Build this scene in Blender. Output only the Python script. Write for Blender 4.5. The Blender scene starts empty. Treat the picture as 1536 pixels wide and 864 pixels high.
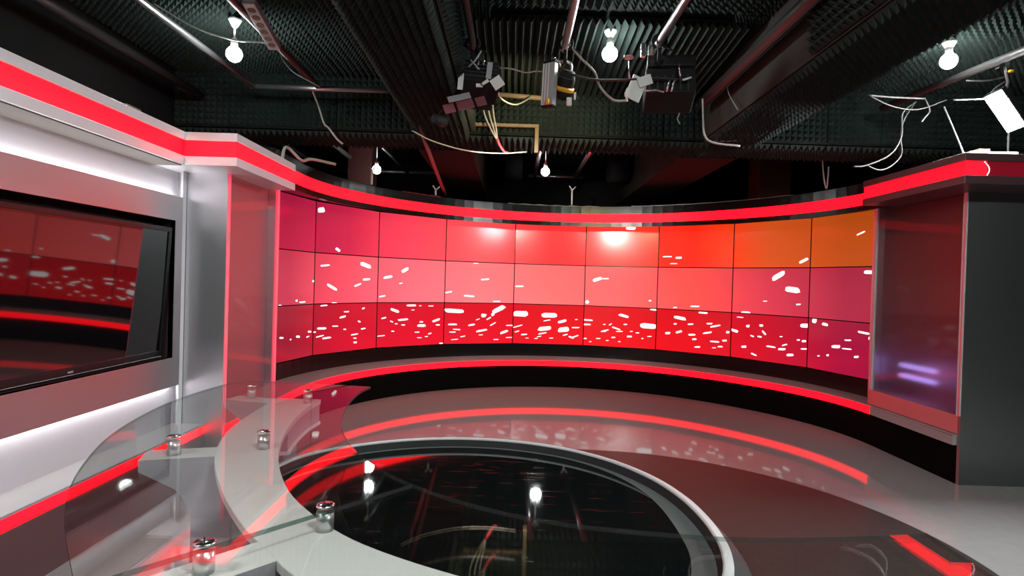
import bpy, bmesh, math, random
from mathutils import Vector, Matrix

random.seed(7)
SC = bpy.context.scene
COL = SC.collection
H = 1.44                      # camera height above the studio floor
F_PX, PITCH, ROLL = 894.6, -0.0107, 0.0294

# ------------------------------------------------------------------ camera
cam_data = bpy.data.cameras.new('studio_camera')
cam_data.sensor_width = 36.0
cam_data.lens = F_PX / 1536 * 36.0
cam_data.clip_start = 0.02
cam_data.clip_end = 60
cam = bpy.data.objects.new('studio_camera', cam_data)
cam.matrix_world = (Matrix.Translation((0, 0, H)) @ Matrix.Rotation(math.pi / 2 + PITCH, 4, 'X')
                    @ Matrix.Rotation(ROLL, 4, 'Z'))
COL.objects.link(cam)
SC.camera = cam

# ------------------------------------------------------------------ world and exposure
world = bpy.data.worlds.new('studio_dark')
SC.world = world
world.use_nodes = True
world.node_tree.nodes['Background'].inputs[0].default_value = (0.6, 0.8, 0.8, 1)
world.node_tree.nodes['Background'].inputs[1].default_value = 0.0
vs = SC.view_settings
vs.view_transform = 'Standard'
vs.look = 'None'
vs.exposure = 0.0
vs.gamma = 1.0
vs.use_curve_mapping = False

# light levels
BULB_W = 52.0
BULB_ADDED_W = 520.0
COVE_E = 17.0
PANEL_E = 1000.0
LED_E = 4.0
SCREEN_E = 0.95

# ------------------------------------------------------------------ helpers
def ray(px, py):
    """direction through a photograph pixel, scaled to one metre of depth along world Y"""
    a = (px - 768) / F_PX; b = (py - 432) / F_PX
    cr, sr, cp, sp = math.cos(ROLL), math.sin(ROLL), math.cos(PITCH), math.sin(PITCH)
    u = cr * a + sr * b; v = -sr * a + cr * b
    y = cp + v * sp; z = -v * cp + sp
    return Vector((u / y, 1.0, z / y))

def at(px, py, Y):
    d = ray(px, py)
    return Vector((d.x * Y, Y, H + d.z * Y))

def nodes_of(m):
    m.use_nodes = True
    nt = m.node_tree
    return nt, nt.nodes, nt.links

def pm(name, base, rough=0.5, metal=0.0, emit=None, es=0.0, spec=0.5, noise=0.0, nscale=40, bump=0.0):
    m = bpy.data.materials.new(name)
    nt, N, L = nodes_of(m)
    b = N['Principled BSDF']
    b.inputs['Base Color'].default_value = (*base, 1)
    b.inputs['Roughness'].default_value = rough
    b.inputs['Metallic'].default_value = metal
    b.inputs['Specular IOR Level'].default_value = spec
    if emit:
        b.inputs['Emission Color'].default_value = (*emit, 1)
        b.inputs['Emission Strength'].default_value = es
    if noise > 0 or bump > 0:
        tc = N.new('ShaderNodeTexCoord')
        nz = N.new('ShaderNodeTexNoise'); nz.inputs['Scale'].default_value = nscale; nz.inputs['Detail'].default_value = 4
        L.new(tc.outputs['Object'], nz.inputs['Vector'])
        if noise > 0:
            mx = N.new('ShaderNodeMix'); mx.data_type = 'RGBA'
            mx.inputs[6].default_value = (*[c * (1 - noise) for c in base], 1)
            mx.inputs[7].default_value = (*[min(1, c * (1 + noise)) for c in base], 1)
            L.new(nz.outputs['Fac'], mx.inputs[0]); L.new(mx.outputs[2], b.inputs['Base Color'])
        if bump > 0:
            bp = N.new('ShaderNodeBump'); bp.inputs['Strength'].default_value = bump; bp.inputs['Distance'].default_value = 0.004
            L.new(nz.outputs['Fac'], bp.inputs['Height']); L.new(bp.outputs['Normal'], b.inputs['Normal'])
    return m

def brushed(name, base, rough, stretch=(3, 3, 160), strength=0.25, metal=1.0):
    """satin metal sheet with a fine brushed grain"""
    m = pm(name, base, rough, 1.0)
    nt, N, L = nodes_of(m)
    b = N['Principled BSDF']
    tc = N.new('ShaderNodeTexCoord'); mp = N.new('ShaderNodeMapping'); mp.inputs['Scale'].default_value = stretch
    nz = N.new('ShaderNodeTexNoise'); nz.inputs['Scale'].default_value = 2.0; nz.inputs['Detail'].default_value = 5
    L.new(tc.outputs['Object'], mp.inputs['Vector']); L.new(mp.outputs['Vector'], nz.inputs['Vector'])
    bp = N.new('ShaderNodeBump'); bp.inputs['Strength'].default_value = strength; bp.inputs['Distance'].default_value = 0.0006
    L.new(nz.outputs['Fac'], bp.inputs['Height']); L.new(bp.outputs['Normal'], b.inputs['Normal'])
    mr = N.new('ShaderNodeMapRange'); mr.inputs['To Min'].default_value = rough - 0.06; mr.inputs['To Max'].default_value = rough + 0.08
    L.new(nz.outputs['Fac'], mr.inputs['Value']); L.new(mr.outputs['Result'], b.inputs['Roughness'])
    b.inputs['Metallic'].default_value = metal
    return m

def sheet_glass(name, tint, rough=0.0, haze=0.0, f0=0.045, gain=1.0):
    """clear sheet: straight transmission with a Fresnel mirror on both faces"""
    m = bpy.data.materials.new(name)
    nt, N, L = nodes_of(m)
    N.remove(N['Principled BSDF'])
    out = N['Material Output']
    geo = N.new('ShaderNodeNewGeometry')
    dot = N.new('ShaderNodeVectorMath'); dot.operation = 'DOT_PRODUCT'
    L.new(geo.outputs['Incoming'], dot.inputs[0]); L.new(geo.outputs['Normal'], dot.inputs[1])
    ab = N.new('ShaderNodeMath'); ab.operation = 'ABSOLUTE'; L.new(dot.outputs['Value'], ab.inputs[0])
    om = N.new('ShaderNodeMath'); om.operation = 'SUBTRACT'; om.inputs[0].default_value = 1; L.new(ab.outputs[0], om.inputs[1])
    pw = N.new('ShaderNodeMath'); pw.operation = 'POWER'; pw.inputs[1].default_value = 5; L.new(om.outputs[0], pw.inputs[0])
    ma = N.new('ShaderNodeMath'); ma.operation = 'MULTIPLY_ADD'; ma.inputs[1].default_value = (1 - f0) * gain; ma.inputs[2].default_value = f0 * gain
    L.new(pw.outputs[0], ma.inputs[0])
    tr = N.new('ShaderNodeBsdfTransparent'); tr.inputs[0].default_value = (*tint, 1)
    gl = N.new('ShaderNodeBsdfGlossy'); gl.inputs['Roughness'].default_value = rough
    mx = N.new('ShaderNodeMixShader'); L.new(ma.outputs[0], mx.inputs[0])
    body = tr
    if haze > 0:
        df = N.new('ShaderNodeBsdfDiffuse'); df.inputs[0].default_value = (0.6, 0.6, 0.6, 1)
        hz = N.new('ShaderNodeMixShader'); hz.inputs[0].default_value = haze
        L.new(tr.outputs[0], hz.inputs[1]); L.new(df.outputs[0], hz.inputs[2]); body = hz
    L.new(body.outputs[0], mx.inputs[1]); L.new(gl.outputs[0], mx.inputs[2])
    L.new(mx.outputs[0], out.inputs['Surface'])
    return m

class MB:
    """collects shapes, then links them as one mesh object"""
    def __init__(self):
        self.bm = bmesh.new(); self.uv = None
    def poly(self, pts, mi=0):
        vs_ = [self.bm.verts.new(p) for p in pts]
        f = self.bm.faces.new(vs_); f.material_index = mi
        return f
    def box(self, x0, x1, y0, y1, z0, z1, mi=0, M=None):
        P = [Vector((x, y, z)) for z in (z0, z1) for y in (y0, y1) for x in (x0, x1)]
        if M is not None: P = [M @ p for p in P]
        v = [self.bm.verts.new(p) for p in P]
        for q in ((0, 2, 3, 1), (4, 5, 7, 6), (0, 1, 5, 4), (2, 6, 7, 3), (0, 4, 6, 2), (1, 3, 7, 5)):
            f = self.bm.faces.new([v[i] for i in q]); f.material_index = mi
    def prism(self, pts, z0, z1, mi=0, side_mi=None):
        """closed outline in plan, extruded between two heights"""
        n = len(pts)
        a = [self.bm.verts.new((p[0], p[1], z0)) for p in pts]
        b = [self.bm.verts.new((p[0], p[1], z1)) for p in pts]
        f = self.bm.faces.new(b); f.material_index = mi
        f = self.bm.faces.new(list(reversed(a))); f.material_index = mi
        for i in range(n):
            j = (i + 1) % n
            f = self.bm.faces.new((a[i], a[j], b[j], b[i])); f.material_index = mi if side_mi is None else side_mi
    def tube(self, pts, r, n=8, mi=0, cap=True):
        pts = [Vector(p) for p in pts]
        rings = []
        t0 = (pts[1] - pts[0]).normalized()
        ref = Vector((0, 0, 1)) if abs(t0.z) < 0.9 else Vector((1, 0, 0))
        for i, p in enumerate(pts):
            if i == 0: t = pts[1] - pts[0]
            elif i == len(pts) - 1: t = pts[-1] - pts[-2]
            else: t = pts[i + 1] - pts[i - 1]
            t.normalize()
            s = t.cross(ref)
            if s.length < 1e-4: s = t.orthogonal()
            s.normalize(); u = s.cross(t).normalized(); ref = u
            rr = r[i] if isinstance(r, (list, tuple)) else r
            rings.append([self.bm.verts.new(p + (s * math.cos(k * 2 * math.pi / n) + u * math.sin(k * 2 * math.pi / n)) * rr) for k in range(n)])
        for a, b in zip(rings, rings[1:]):
            for k in range(n):
                f = self.bm.faces.new((a[k], a[(k + 1) % n], b[(k + 1) % n], b[k])); f.material_index = mi; f.smooth = True
        if cap:
            for ring in (list(reversed(rings[0])), rings[-1]):
                f = self.bm.faces.new(ring); f.material_index = mi
    def lathe(self, prof, c=(0, 0, 0), n=24, mi=0, M=None, smooth=True):
        c = Vector(c); rings = []
        for r, z in prof:
            ring = []
            for k in range(n):
                a = 2 * math.pi * k / n
                p = Vector((r * math.cos(a), r * math.sin(a), z))
                if M is not None: p = M @ p
                ring.append(self.bm.verts.new(p + c))
            rings.append(ring)
        for a, b in zip(rings, rings[1:]):
            for k in range(n):
                f = self.bm.faces.new((a[k], a[(k + 1) % n], b[(k + 1) % n], b[k])); f.material_index = mi; f.smooth = smooth
        f = self.bm.faces.new(list(reversed(rings[0]))); f.material_index = mi
        f = self.bm.faces.new(rings[-1]); f.material_index = mi
    def sphere(self, c, r, sx=1, sz=1, mi=0, n=16, m=10):
        self.lathe([(max(1e-4, r * sx * math.sin(math.pi * i / m)), -r * sz * math.cos(math.pi * i / m)) for i in range(m + 1)], c, n, mi)
    def sweep(self, path, prof, mi=0, closed=False, smooth=False):
        """plan path [(x, y, nx, ny)], closed profile [(outward offset, z)]"""
        rings = []
        for x, y, nx, ny in path:
            rings.append([self.bm.verts.new((x + nx * o, y + ny * o, z)) for o, z in prof])
        n = len(prof)
        pairs = list(zip(rings, rings[1:])) + ([(rings[-1], rings[0])] if closed else [])
        for a, b in pairs:
            for k in range(n):
                f = self.bm.faces.new((a[k], a[(k + 1) % n], b[(k + 1) % n], b[k])); f.material_index = mi; f.smooth = smooth
        if not closed:
            self.bm.faces.new(list(reversed(rings[0]))).material_index = mi
            self.bm.faces.new(rings[-1]).material_index = mi
    def build(self, name, mats, parent=None, bevel=0.0, recalc=True):
        if recalc: bmesh.ops.recalc_face_normals(self.bm, faces=self.bm.faces)
        me = bpy.data.meshes.new(name)
        self.bm.to_mesh(me); self.bm.free()
        for m in (mats if isinstance(mats, (list, tuple)) else [mats]): me.materials.append(m)
        o = bpy.data.objects.new(name, me); COL.objects.link(o)
        if parent: put(o, parent)
        if bevel > 0:
            md = o.modifiers.new('edge', 'BEVEL'); md.width = bevel; md.segments = 2; md.limit_method = 'ANGLE'
        return o

def put(o, parent):
    """child keeps its place in the world"""
    o.parent = parent
    M = Matrix.Identity(4); p = parent; chain = []
    while p: chain.append(p); p = p.parent
    for q in reversed(chain): M = M @ q.matrix_parent_inverse @ q.matrix_basis
    o.matrix_parent_inverse = M.inverted()

def thing(name, label, cat, loc=(0, 0, 0), group=None):
    o = bpy.data.objects.new(name, None); COL.objects.link(o)
    o.empty_display_size = 0.1; o.location = loc
    o['label'] = label; o['category'] = cat
    if group: o['group'] = group
    return o

def tag(o, label, cat, group=None):
    o['label'] = label; o['category'] = cat
    if group: o['group'] = group
    return o

def struct(o, label, cat='room'):
    o['kind'] = 'structure'; o['label'] = label; o['category'] = cat
    return o

def smooth_path(pts, per=6):
    pts = [Vector(p) for p in pts]
    if len(pts) < 3: return pts
    out = []
    Q = [pts[0] * 2 - pts[1]] + pts + [pts[-1] * 2 - pts[-2]]
    for i in range(1, len(Q) - 2):
        a, b, c, d = Q[i - 1:i + 3]
        for k in range(per):
            t = k / per
            out.append(0.5 * ((2 * b) + (c - a) * t + (2 * a - 5 * b + 4 * c - d) * t * t + (3 * b - a - 3 * c + d) * t ** 3))
    out.append(pts[-1])
    return out

def lamp(name, kind, loc, energy, color, parent=None, size=0.05, rot=None, spot=None):
    l = bpy.data.lights.new(name, kind); l.energy = energy; l.color = color
    if kind in ('POINT', 'SPOT'): l.shadow_soft_size = size
    if kind == 'AREA': l.size = size
    if spot: l.spot_size = spot; l.spot_blend = 0.7
    o = bpy.data.objects.new(name, l); COL.objects.link(o); o.location = loc
    if rot: o.rotation_euler = rot
    if parent: put(o, parent)
    return o

# ------------------------------------------------------------------ materials
M = {}
M['foam'] = pm('charcoal_foam', (0.022, 0.032, 0.029), 0.9, noise=0.25, nscale=9, spec=0.12)
M['dark'] = pm('black_paint', (0.012, 0.014, 0.014), 0.9, noise=0.3, nscale=5, spec=0.1)
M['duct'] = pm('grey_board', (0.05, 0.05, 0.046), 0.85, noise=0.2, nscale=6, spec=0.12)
M['floor'] = pm('grey_vinyl', (0.31, 0.302, 0.302), 0.05, noise=0.08, nscale=14, spec=0.22)
M['inlay'] = pm('brown_vinyl', (0.046, 0.036, 0.032), 0.36, noise=0.25, nscale=10, spec=0.12)
M['brush'] = brushed('brushed_aluminium', (0.56, 0.51, 0.54), 0.34, (160, 3, 3), metal=0.88)
M['brush_x'] = brushed('brushed_aluminium_upright', (0.62, 0.61, 0.63), 0.33, (160, 160, 3), metal=0.95)
M['brush_dark'] = brushed('brushed_steel_dark', (0.36, 0.37, 0.37), 0.36, (3, 3, 160))
M['lip'] = pm('satin_metal_trim', (0.80, 0.79, 0.81), 0.40, 0.30)
M['wall_white'] = pm('satin_white_sheet', (0.54, 0.52, 0.55), 0.34)
M['soffit'] = pm('brown_soffit', (0.13, 0.11, 0.095), 0.6)
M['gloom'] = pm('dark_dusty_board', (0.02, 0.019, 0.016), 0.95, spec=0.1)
M['gloom_red'] = pm('dark_maroon_board', (0.065, 0.02, 0.018), 0.9, spec=0.2)
M['lip_dark'] = pm('satin_trim_shaded', (0.15, 0.075, 0.085), 0.38, 0.7)  # same metal as the pale trim, the right header's shade put into its colour
M['plinth'] = brushed('brushed_bronze', (0.17, 0.10, 0.105), 0.42, (3, 3, 120), metal=0.5)
M['niche'] = brushed('brushed_rose_sheet', (0.72, 0.42, 0.45), 0.48, (3, 3, 160), 0.35)
M['niche'].node_tree.nodes['Principled BSDF'].inputs['Metallic'].default_value = 0.85
M['led'] = pm('red_light_strip', (0.34, 0.018, 0.036), 0.5, emit=(1.0, 0.0012, 0.006), es=LED_E, spec=0.25)
M['led_dim'] = pm('red_diffuser_faint_glow', (0.30, 0.006, 0.02), 0.35, emit=(1.0, 0.0, 0.03), es=0.06)  # faint red glow put into the part of the band beyond the lit strip
M['edge_red'] = pm('red_edge_reflection', (0.6, 0.2, 0.25), 0.3, emit=(1.0, 0.045, 0.10), es=0.7)  # red reflection of the screens put into the glass edges as emission
M['edge_clear'] = pm('frosted_edge', (0.62, 0.56, 0.56), 0.25, spec=0.8)
M['gloss_black'] = pm('black_gloss', (0.006, 0.006, 0.006), 0.22, spec=0.3)
M['black'] = pm('matt_black', (0.010, 0.010, 0.010), 0.75, spec=0.3)
M['riser'] = pm('black_skirting', (0.003, 0.003, 0.003), 0.9, spec=0.05)
M['bezel'] = pm('black_plastic', (0.010, 0.010, 0.011), 0.25)
M['tv'] = pm('dark_tv_glass', (0.004, 0.004, 0.005), 0.035, spec=0.5)
M['tv'].node_tree.nodes['Principled BSDF'].inputs['IOR'].default_value = 2.1
M['ledge'] = pm('grey_ledge_laminate', (0.36, 0.35, 0.35), 0.28)
M['counter'] = pm('pale_laminate', (0.66, 0.66, 0.63), 0.30, noise=0.05, nscale=30)
M['counter_side'] = pm('mauve_grey_laminate', (0.36, 0.33, 0.36), 0.35)
M['rim'] = pm('pale_grey_edge', (0.50, 0.51, 0.51), 0.38)
M['rim_mid'] = pm('mid_grey_lacquer', (0.085, 0.095, 0.094), 0.25)
def frosted():
    m = pm('frosted_acrylic', (0.62, 0.42, 0.42), 0.36)
    b = m.node_tree.nodes['Principled BSDF']
    b.inputs['Transmission Weight'].default_value = 1.0; b.inputs['IOR'].default_value = 1.25
    return m
M['frosted'] = frosted()
M['chrome'] = pm('chrome', (0.90, 0.90, 0.90), 0.16, 1.0)
M['stud'] = pm('satin_steel', (0.62, 0.62, 0.62), 0.30, 0.9)
M['steel'] = pm('galvanised_tube', (0.42, 0.42, 0.42), 0.32, 0.9)
M['steel_dark'] = pm('dark_tube', (0.045, 0.045, 0.045), 0.42, 0.2)
M['white'] = pm('white_plastic', (0.75, 0.75, 0.72), 0.45)
M['grey'] = pm('grey_plastic', (0.38, 0.38, 0.39), 0.4)
M['cable_white'] = pm('white_cable', (0.33, 0.32, 0.29), 0.5)
M['cable_dim'] = pm('grey_cable', (0.07, 0.068, 0.065), 0.6)
M['cable_black'] = pm('black_cable', (0.012, 0.012, 0.012), 0.4)
M['cable_red'] = pm('red_cable', (0.45, 0.02, 0.03), 0.45)
M['yellow'] = pm('yellow_plastic', (0.85, 0.42, 0.02), 0.4)
M['maroon'] = pm('maroon_metal', (0.20, 0.055, 0.065), 0.5)
M['wood'] = pm('plywood', (0.17, 0.12, 0.07), 0.7, noise=0.2, nscale=30)
M['glass'] = sheet_glass('clear_table_glass', (0.955, 0.965, 0.96))
M['glass_edge'] = sheet_glass('glass_rim', (0.46, 0.56, 0.53), 0.05, haze=0.04, gain=0.6)
M['glass_frost'] = sheet_glass('coated_display_glass', (0.90, 0.88, 0.89), 0.05, haze=0.02, gain=0.2)
M['bulb'] = pm('lit_bulb', (1, 1, 1), 0.4, emit=(0.93, 1.0, 0.98), es=30)
M['bulb_far'] = pm('lit_bulb_cool', (1, 1, 1), 0.4, emit=(0.93, 1.0, 0.98), es=30)
M['cove'] = pm('white_cove_strip', (1, 1, 1), 0.4, emit=(1.0, 0.985, 0.99), es=COVE_E)
M['panel_light'] = pm('white_led_face', (1, 1, 1), 0.4, emit=(0.97, 0.98, 1.0), es=PANEL_E)
M['blue_glow'] = pm('blue_reflection_glow', (0.6, 0.6, 1), 0.4, emit=(0.34, 0.34, 1.0), es=3.4)
M['dot'] = pm('led_reflection_point', (1, 0.8, 0.8), 0.4, emit=(1.0, 0.75, 0.75), es=3)
M['confetti'] = pm('confetti_image', (0.02, 0.02, 0.02), 0.4, emit=(1.0, 0.93, 0.90), es=1.35)

def table_black():
    m = pm('scratched_black_gloss', (0.004, 0.005, 0.005), 0.05, spec=0.45)
    nt, N, L = nodes_of(m); b = N['Principled BSDF']
    tc = N.new('ShaderNodeTexCoord')
    prev = None
    for k, (ang, sx, sy) in enumerate(((0.5, 6, 150), (1.35, 5, 120), (2.4, 7, 170), (1.75, 5, 140), (2.9, 6, 160), (1.0, 5, 130))):
        mp = N.new('ShaderNodeMapping'); mp.inputs['Rotation'].default_value = (0, 0, ang); mp.inputs['Scale'].default_value = (sx, sy, 1)
        nz = N.new('ShaderNodeTexNoise'); nz.inputs['Scale'].default_value = 1.0; nz.inputs['Detail'].default_value = 3
        L.new(tc.outputs['Object'], mp.inputs['Vector']); L.new(mp.outputs['Vector'], nz.inputs['Vector'])
        rp = N.new('ShaderNodeMapRange'); rp.inputs['From Min'].default_value = 0.71; rp.inputs['From Max'].default_value = 0.82
        L.new(nz.outputs['Fac'], rp.inputs['Value'])
        if prev is None: prev = rp.outputs['Result']
        else:
            ad = N.new('ShaderNodeMath'); ad.operation = 'MAXIMUM'
            L.new(prev, ad.inputs[0]); L.new(rp.outputs['Result'], ad.inputs[1]); prev = ad.outputs[0]
    mr = N.new('ShaderNodeMapRange'); mr.inputs['To Min'].default_value = 0.035; mr.inputs['To Max'].default_value = 0.30
    L.new(prev, mr.inputs['Value']); L.new(mr.outputs['Result'], b.inputs['Roughness'])
    bp = N.new('ShaderNodeBump'); bp.inputs['Strength'].default_value = 0.12; bp.inputs['Distance'].default_value = 0.001
    L.new(prev, bp.inputs['Height']); L.new(bp.outputs['Normal'], b.inputs['Normal'])
    return m
M['table'] = table_black()

def srgb(c):
    return tuple(((v / 255) / 12.92 if v / 255 < 0.04045 else ((v / 255 + 0.055) / 1.055) ** 2.4) for v in c)

def screen_mat():
    """the picture shown across the whole wall of displays: three rows of reds, magenta at one end, orange at the other"""
    m = pm('video_image', (0.02, 0.015, 0.015), 0.165, spec=0.5)
    nt, N, L = nodes_of(m); b = N['Principled BSDF']
    uv = N.new('ShaderNodeUVMap'); uv.uv_map = 'picture'
    sp = N.new('ShaderNodeSeparateXYZ'); L.new(uv.outputs['UV'], sp.inputs[0])
    rows = [
        [(168, 16, 62), (208, 34, 74), (246, 70, 92), (255, 88, 92), (255, 52, 54), (255, 66, 50), (250, 40, 14), (218, 84, 28), (180, 76, 14)],
        [(192, 48, 76), (236, 84, 104), (255, 116, 130), (255, 130, 134), (255, 120, 118), (255, 106, 104), (244, 82, 76), (224, 60, 80), (168, 36, 64)],
        [(156, 20, 46), (214, 10, 44), (228, 10, 42), (236, 10, 36), (240, 10, 28), (242, 6, 20), (234, 8, 26), (208, 16, 40), (166, 14, 58)]]
    def lit(c, k):
        r_, g_, b_ = srgb(c)
        return (r_ * (k if c[0] >= 226 else 1.0), g_, b_, 1)
    outs = []
    for ri, r in enumerate(rows):
        cr = N.new('ShaderNodeValToRGB'); L.new(sp.outputs['X'], cr.inputs[0])
        el = cr.color_ramp.elements
        for i, c in enumerate(r):
            p = (i + 0.5) / 9
            e = el[i] if i < 2 else el.new(p)
            e.position = p; e.color = lit(c, (1.3, 1.3, 1.02)[ri])
        outs.append(cr.outputs[0])
    # v runs 0 at the top of the wall to 3 at its foot
    def step(edge):
        s = N.new('ShaderNodeMath'); s.operation = 'GREATER_THAN'; s.inputs[1].default_value = edge
        L.new(sp.outputs['Y'], s.inputs[0]); return s.outputs[0]
    m1 = N.new('ShaderNodeMix'); m1.data_type = 'RGBA'; L.new(step(1.0), m1.inputs[0]); L.new(outs[0], m1.inputs[6]); L.new(outs[1], m1.inputs[7])
    m2 = N.new('ShaderNodeMix'); m2.data_type = 'RGBA'; L.new(step(2.0), m2.inputs[0]); L.new(m1.outputs[2], m2.inputs[6]); L.new(outs[2], m2.inputs[7])
    fr = N.new('ShaderNodeMath'); fr.operation = 'FRACT'; L.new(sp.outputs['Y'], fr.inputs[0])
    mr = N.new('ShaderNodeMapRange'); mr.inputs['To Min'].default_value = 0.92; mr.inputs['To Max'].default_value = 1.10
    L.new(fr.outputs[0], mr.inputs['Value'])
    sc = N.new('ShaderNodeMath'); sc.operation = 'MULTIPLY'; sc.inputs[1].default_value = SCREEN_E; L.new(mr.outputs['Result'], sc.inputs[0])
    L.new(m2.outputs[2], b.inputs['Emission Color']); L.new(sc.outputs[0], b.inputs['Emission Strength'])
    return m
M['screen'] = screen_mat()

# ------------------------------------------------------------------ room shell
XL, XR, YB, YF = -3.15, 6.2, 9.9, -3.2
CEIL = H + 1.87
def slab(name, x0, x1, y0, y1, z0, z1, m):
    b = MB(); b.box(x0, x1, y0, y1, z0, z1); return b.build(name, m)
floor = struct(slab('floor', XL - 0.1, XR + 0.1, YF - 0.1, YB + 0.1, -0.1, 0, M['floor']), 'glossy grey studio floor reflecting the red set', 'floor')
b = MB()
IC, IR = (0.65, 3.25), 1.91
b.prism([(IC[0] + IR * math.cos(2 * math.pi * k / 96), IC[1] + IR * math.sin(2 * math.pi * k / 96)) for k in range(96)], 0.0, 0.002)
b.build('floor_inlay', M['inlay'], floor)
ceiling = struct(slab('ceiling', XL - 0.1, XR + 0.1, YF - 0.1, YB + 0.1, CEIL, CEIL + 0.1, M['dark']), 'black ceiling lined with charcoal acoustic foam', 'ceiling')
struct(slab('wall_left', XL - 0.1, XL, YF, YB, 0, CEIL, M['dark']), 'black studio side wall behind the silver set wall', 'wall')
struct(slab('wall_right', XR, XR + 0.1, YF, YB, 0, CEIL, M['dark']), 'black studio side wall beyond the dark steel pillar', 'wall')
struct(slab('wall_back', XL, XR, YB, YB + 0.1, 0, CEIL, M['dark']), 'black studio wall far behind the video screens', 'wall')
struct(slab('wall_front', XL, XR, YF - 0.1, YF, 0, CEIL, M['dark']), 'black studio wall facing the video screens', 'wall')

# ------------------------------------------------------------------ ceiling beams
BZ = H + 1.30
def beam(name, x0, x1, y0, y1, z0, z1, m, label):
    return struct(slab(name, x0, x1, y0, y1, z0, z1, m), label, 'beam')
beam_cross = beam('ceiling_beam', XL, XR, 5.50, 6.10, BZ + 0.045, CEIL, M['dark'], 'broad foam-clad beam crossing the whole ceiling above the set')
beam_a = beam('ceiling_beam', -0.90, -0.42, 0.3, 5.45, BZ + 0.045, CEIL, M['dark'], 'foam-clad beam running from the camera towards the set, left of the middle lights')
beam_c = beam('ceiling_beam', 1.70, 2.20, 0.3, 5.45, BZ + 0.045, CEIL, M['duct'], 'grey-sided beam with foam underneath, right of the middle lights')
beam_af = beam('ceiling_beam', -1.00, -0.45, 6.10, YB, BZ + 0.02, CEIL, M['gloom'], 'black beam behind the cross beam, above the left half of the screens')
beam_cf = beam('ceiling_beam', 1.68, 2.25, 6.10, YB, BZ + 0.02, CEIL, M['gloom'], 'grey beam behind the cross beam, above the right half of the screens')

# egg-crate tiles: 8 x 8 pyramids on half a metre
def foam_mesh(kind):
    bm = bmesh.new(); n = 9; s = 0.5 / n; h = 0.05
    def V(*p): return bm.verts.new(p)
    if kind == 'pyramid':
        g = [[V(-0.25 + i * s, -0.25 + j * s, 0) for j in range(n + 1)] for i in range(n + 1)]
        for i in range(n):
            for j in range(n):
                a = V(-0.25 + (i + .5) * s, -0.25 + (j + .5) * s, h)
                q = (g[i][j], g[i + 1][j], g[i + 1][j + 1], g[i][j + 1])
                for k in range(4): bm.faces.new((q[k], q[(k + 1) % 4], a))
    else:
        prev = None
        for i in range(2 * n + 1):
            x = -0.25 + i * s / 2; z = h if i % 2 else 0.0
            cur = (V(x, -0.25, z), V(x, 0.25, z))
            if prev: bm.faces.new((prev[0], cur[0], cur[1], prev[1]))
            prev = cur
    # backing
    q = [V(-0.25, -0.25, -0.012), V(0.25, -0.25, -0.012), V(0.25, 0.25, -0.012), V(-0.25, 0.25, -0.012)]
    bm.faces.new(list(reversed(q)))
    me = bpy.data.meshes.new('foam_tile'); bm.to_mesh(me); bm.free(); me.materials.append(M['foam'])
    return me
FOAM, WEDGE = foam_mesh('pyramid'), foam_mesh('wedge')
def foam(parent, c, normal, up=(0, 1, 0), sx=1.0, sy=1.0, mesh=None, jit=0.012):
    nrm = Vector(normal).normalized()
    u = Vector(up); x = u.cross(nrm).normalized(); y = nrm.cross(x)
    R = Matrix((x, y, nrm)).transposed().to_4x4()
    o = bpy.data.objects.new('foam_tile', mesh or FOAM); COL.objects.link(o)
    o.matrix_basis = (Matrix.Translation(Vector(c)) @ R @ Matrix.Rotation(random.uniform(-jit, jit), 4, 'Z')
                      @ Matrix.Diagonal((sx * 0.985, sy * 0.985, 1 + random.uniform(-0.1, 0.1), 1)))
    put(o, parent)
D = (0, 0, -1)
for j in range(6):                                   # ceiling bays in front of the cross beam
    y = 2.75 + 0.5 * j
    for i in range(17):
        x = XL + 0.30 + 0.5 * i
        if -1.15 < x < -0.17 or 1.45 < x < 2.45: continue
        mid = -0.3 < x < 1.7
        if mid: continue
        foam(ceiling, (x, y, CEIL - 0.012), D)
    for i in range(4):
        x = -0.14 + 0.5 * i
        if j < 3: foam(ceiling, (x, y, CEIL - 0.012), D)
        else: foam(ceiling, (x, y + 0.12, CEIL - 0.06 - 0.035 * (j - 3)), (0, -0.08, -1), mesh=WEDGE)
for x in (-0.30, 1.57): 
    for j in range(6): foam(ceiling, (x + (-0.0 if x < 0 else 0.0), 2.75 + 0.5 * j, CEIL - 0.010), D, sx=0.42)
for i in range(18):                                   # cross beam, face and underside
    x = XL + 0.25 + 0.5 * i
    foam(beam_cross, (x, 5.488, BZ + 0.045 + 0.26), (0, -1, 0), (0, 0, 1))
    foam(beam_cross, (x, 5.75, BZ + 0.033), D, mesh=FOAM)
for j in range(7):
    y = 2.2 + 0.5 * j
    foam(beam_a, (-0.66, y, BZ + 0.033), D, sx=0.97)
    foam(beam_a, (-0.912, y, BZ + 0.30), (-1, 0, 0), (0, 0, 1))
    foam(beam_a, (-0.408, y, BZ + 0.30), (1, 0, 0), (0, 0, 1))
    foam(beam_c, (1.95, y, BZ + 0.033), D)
    foam(beam_c, (2.212, y, BZ + 0.30), (1, 0, 0), (0, 0, 1))
    if j < 3: foam(beam_c, (1.688, y, BZ + 0.30), (-1, 0, 0), (0, 0, 1))

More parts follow.
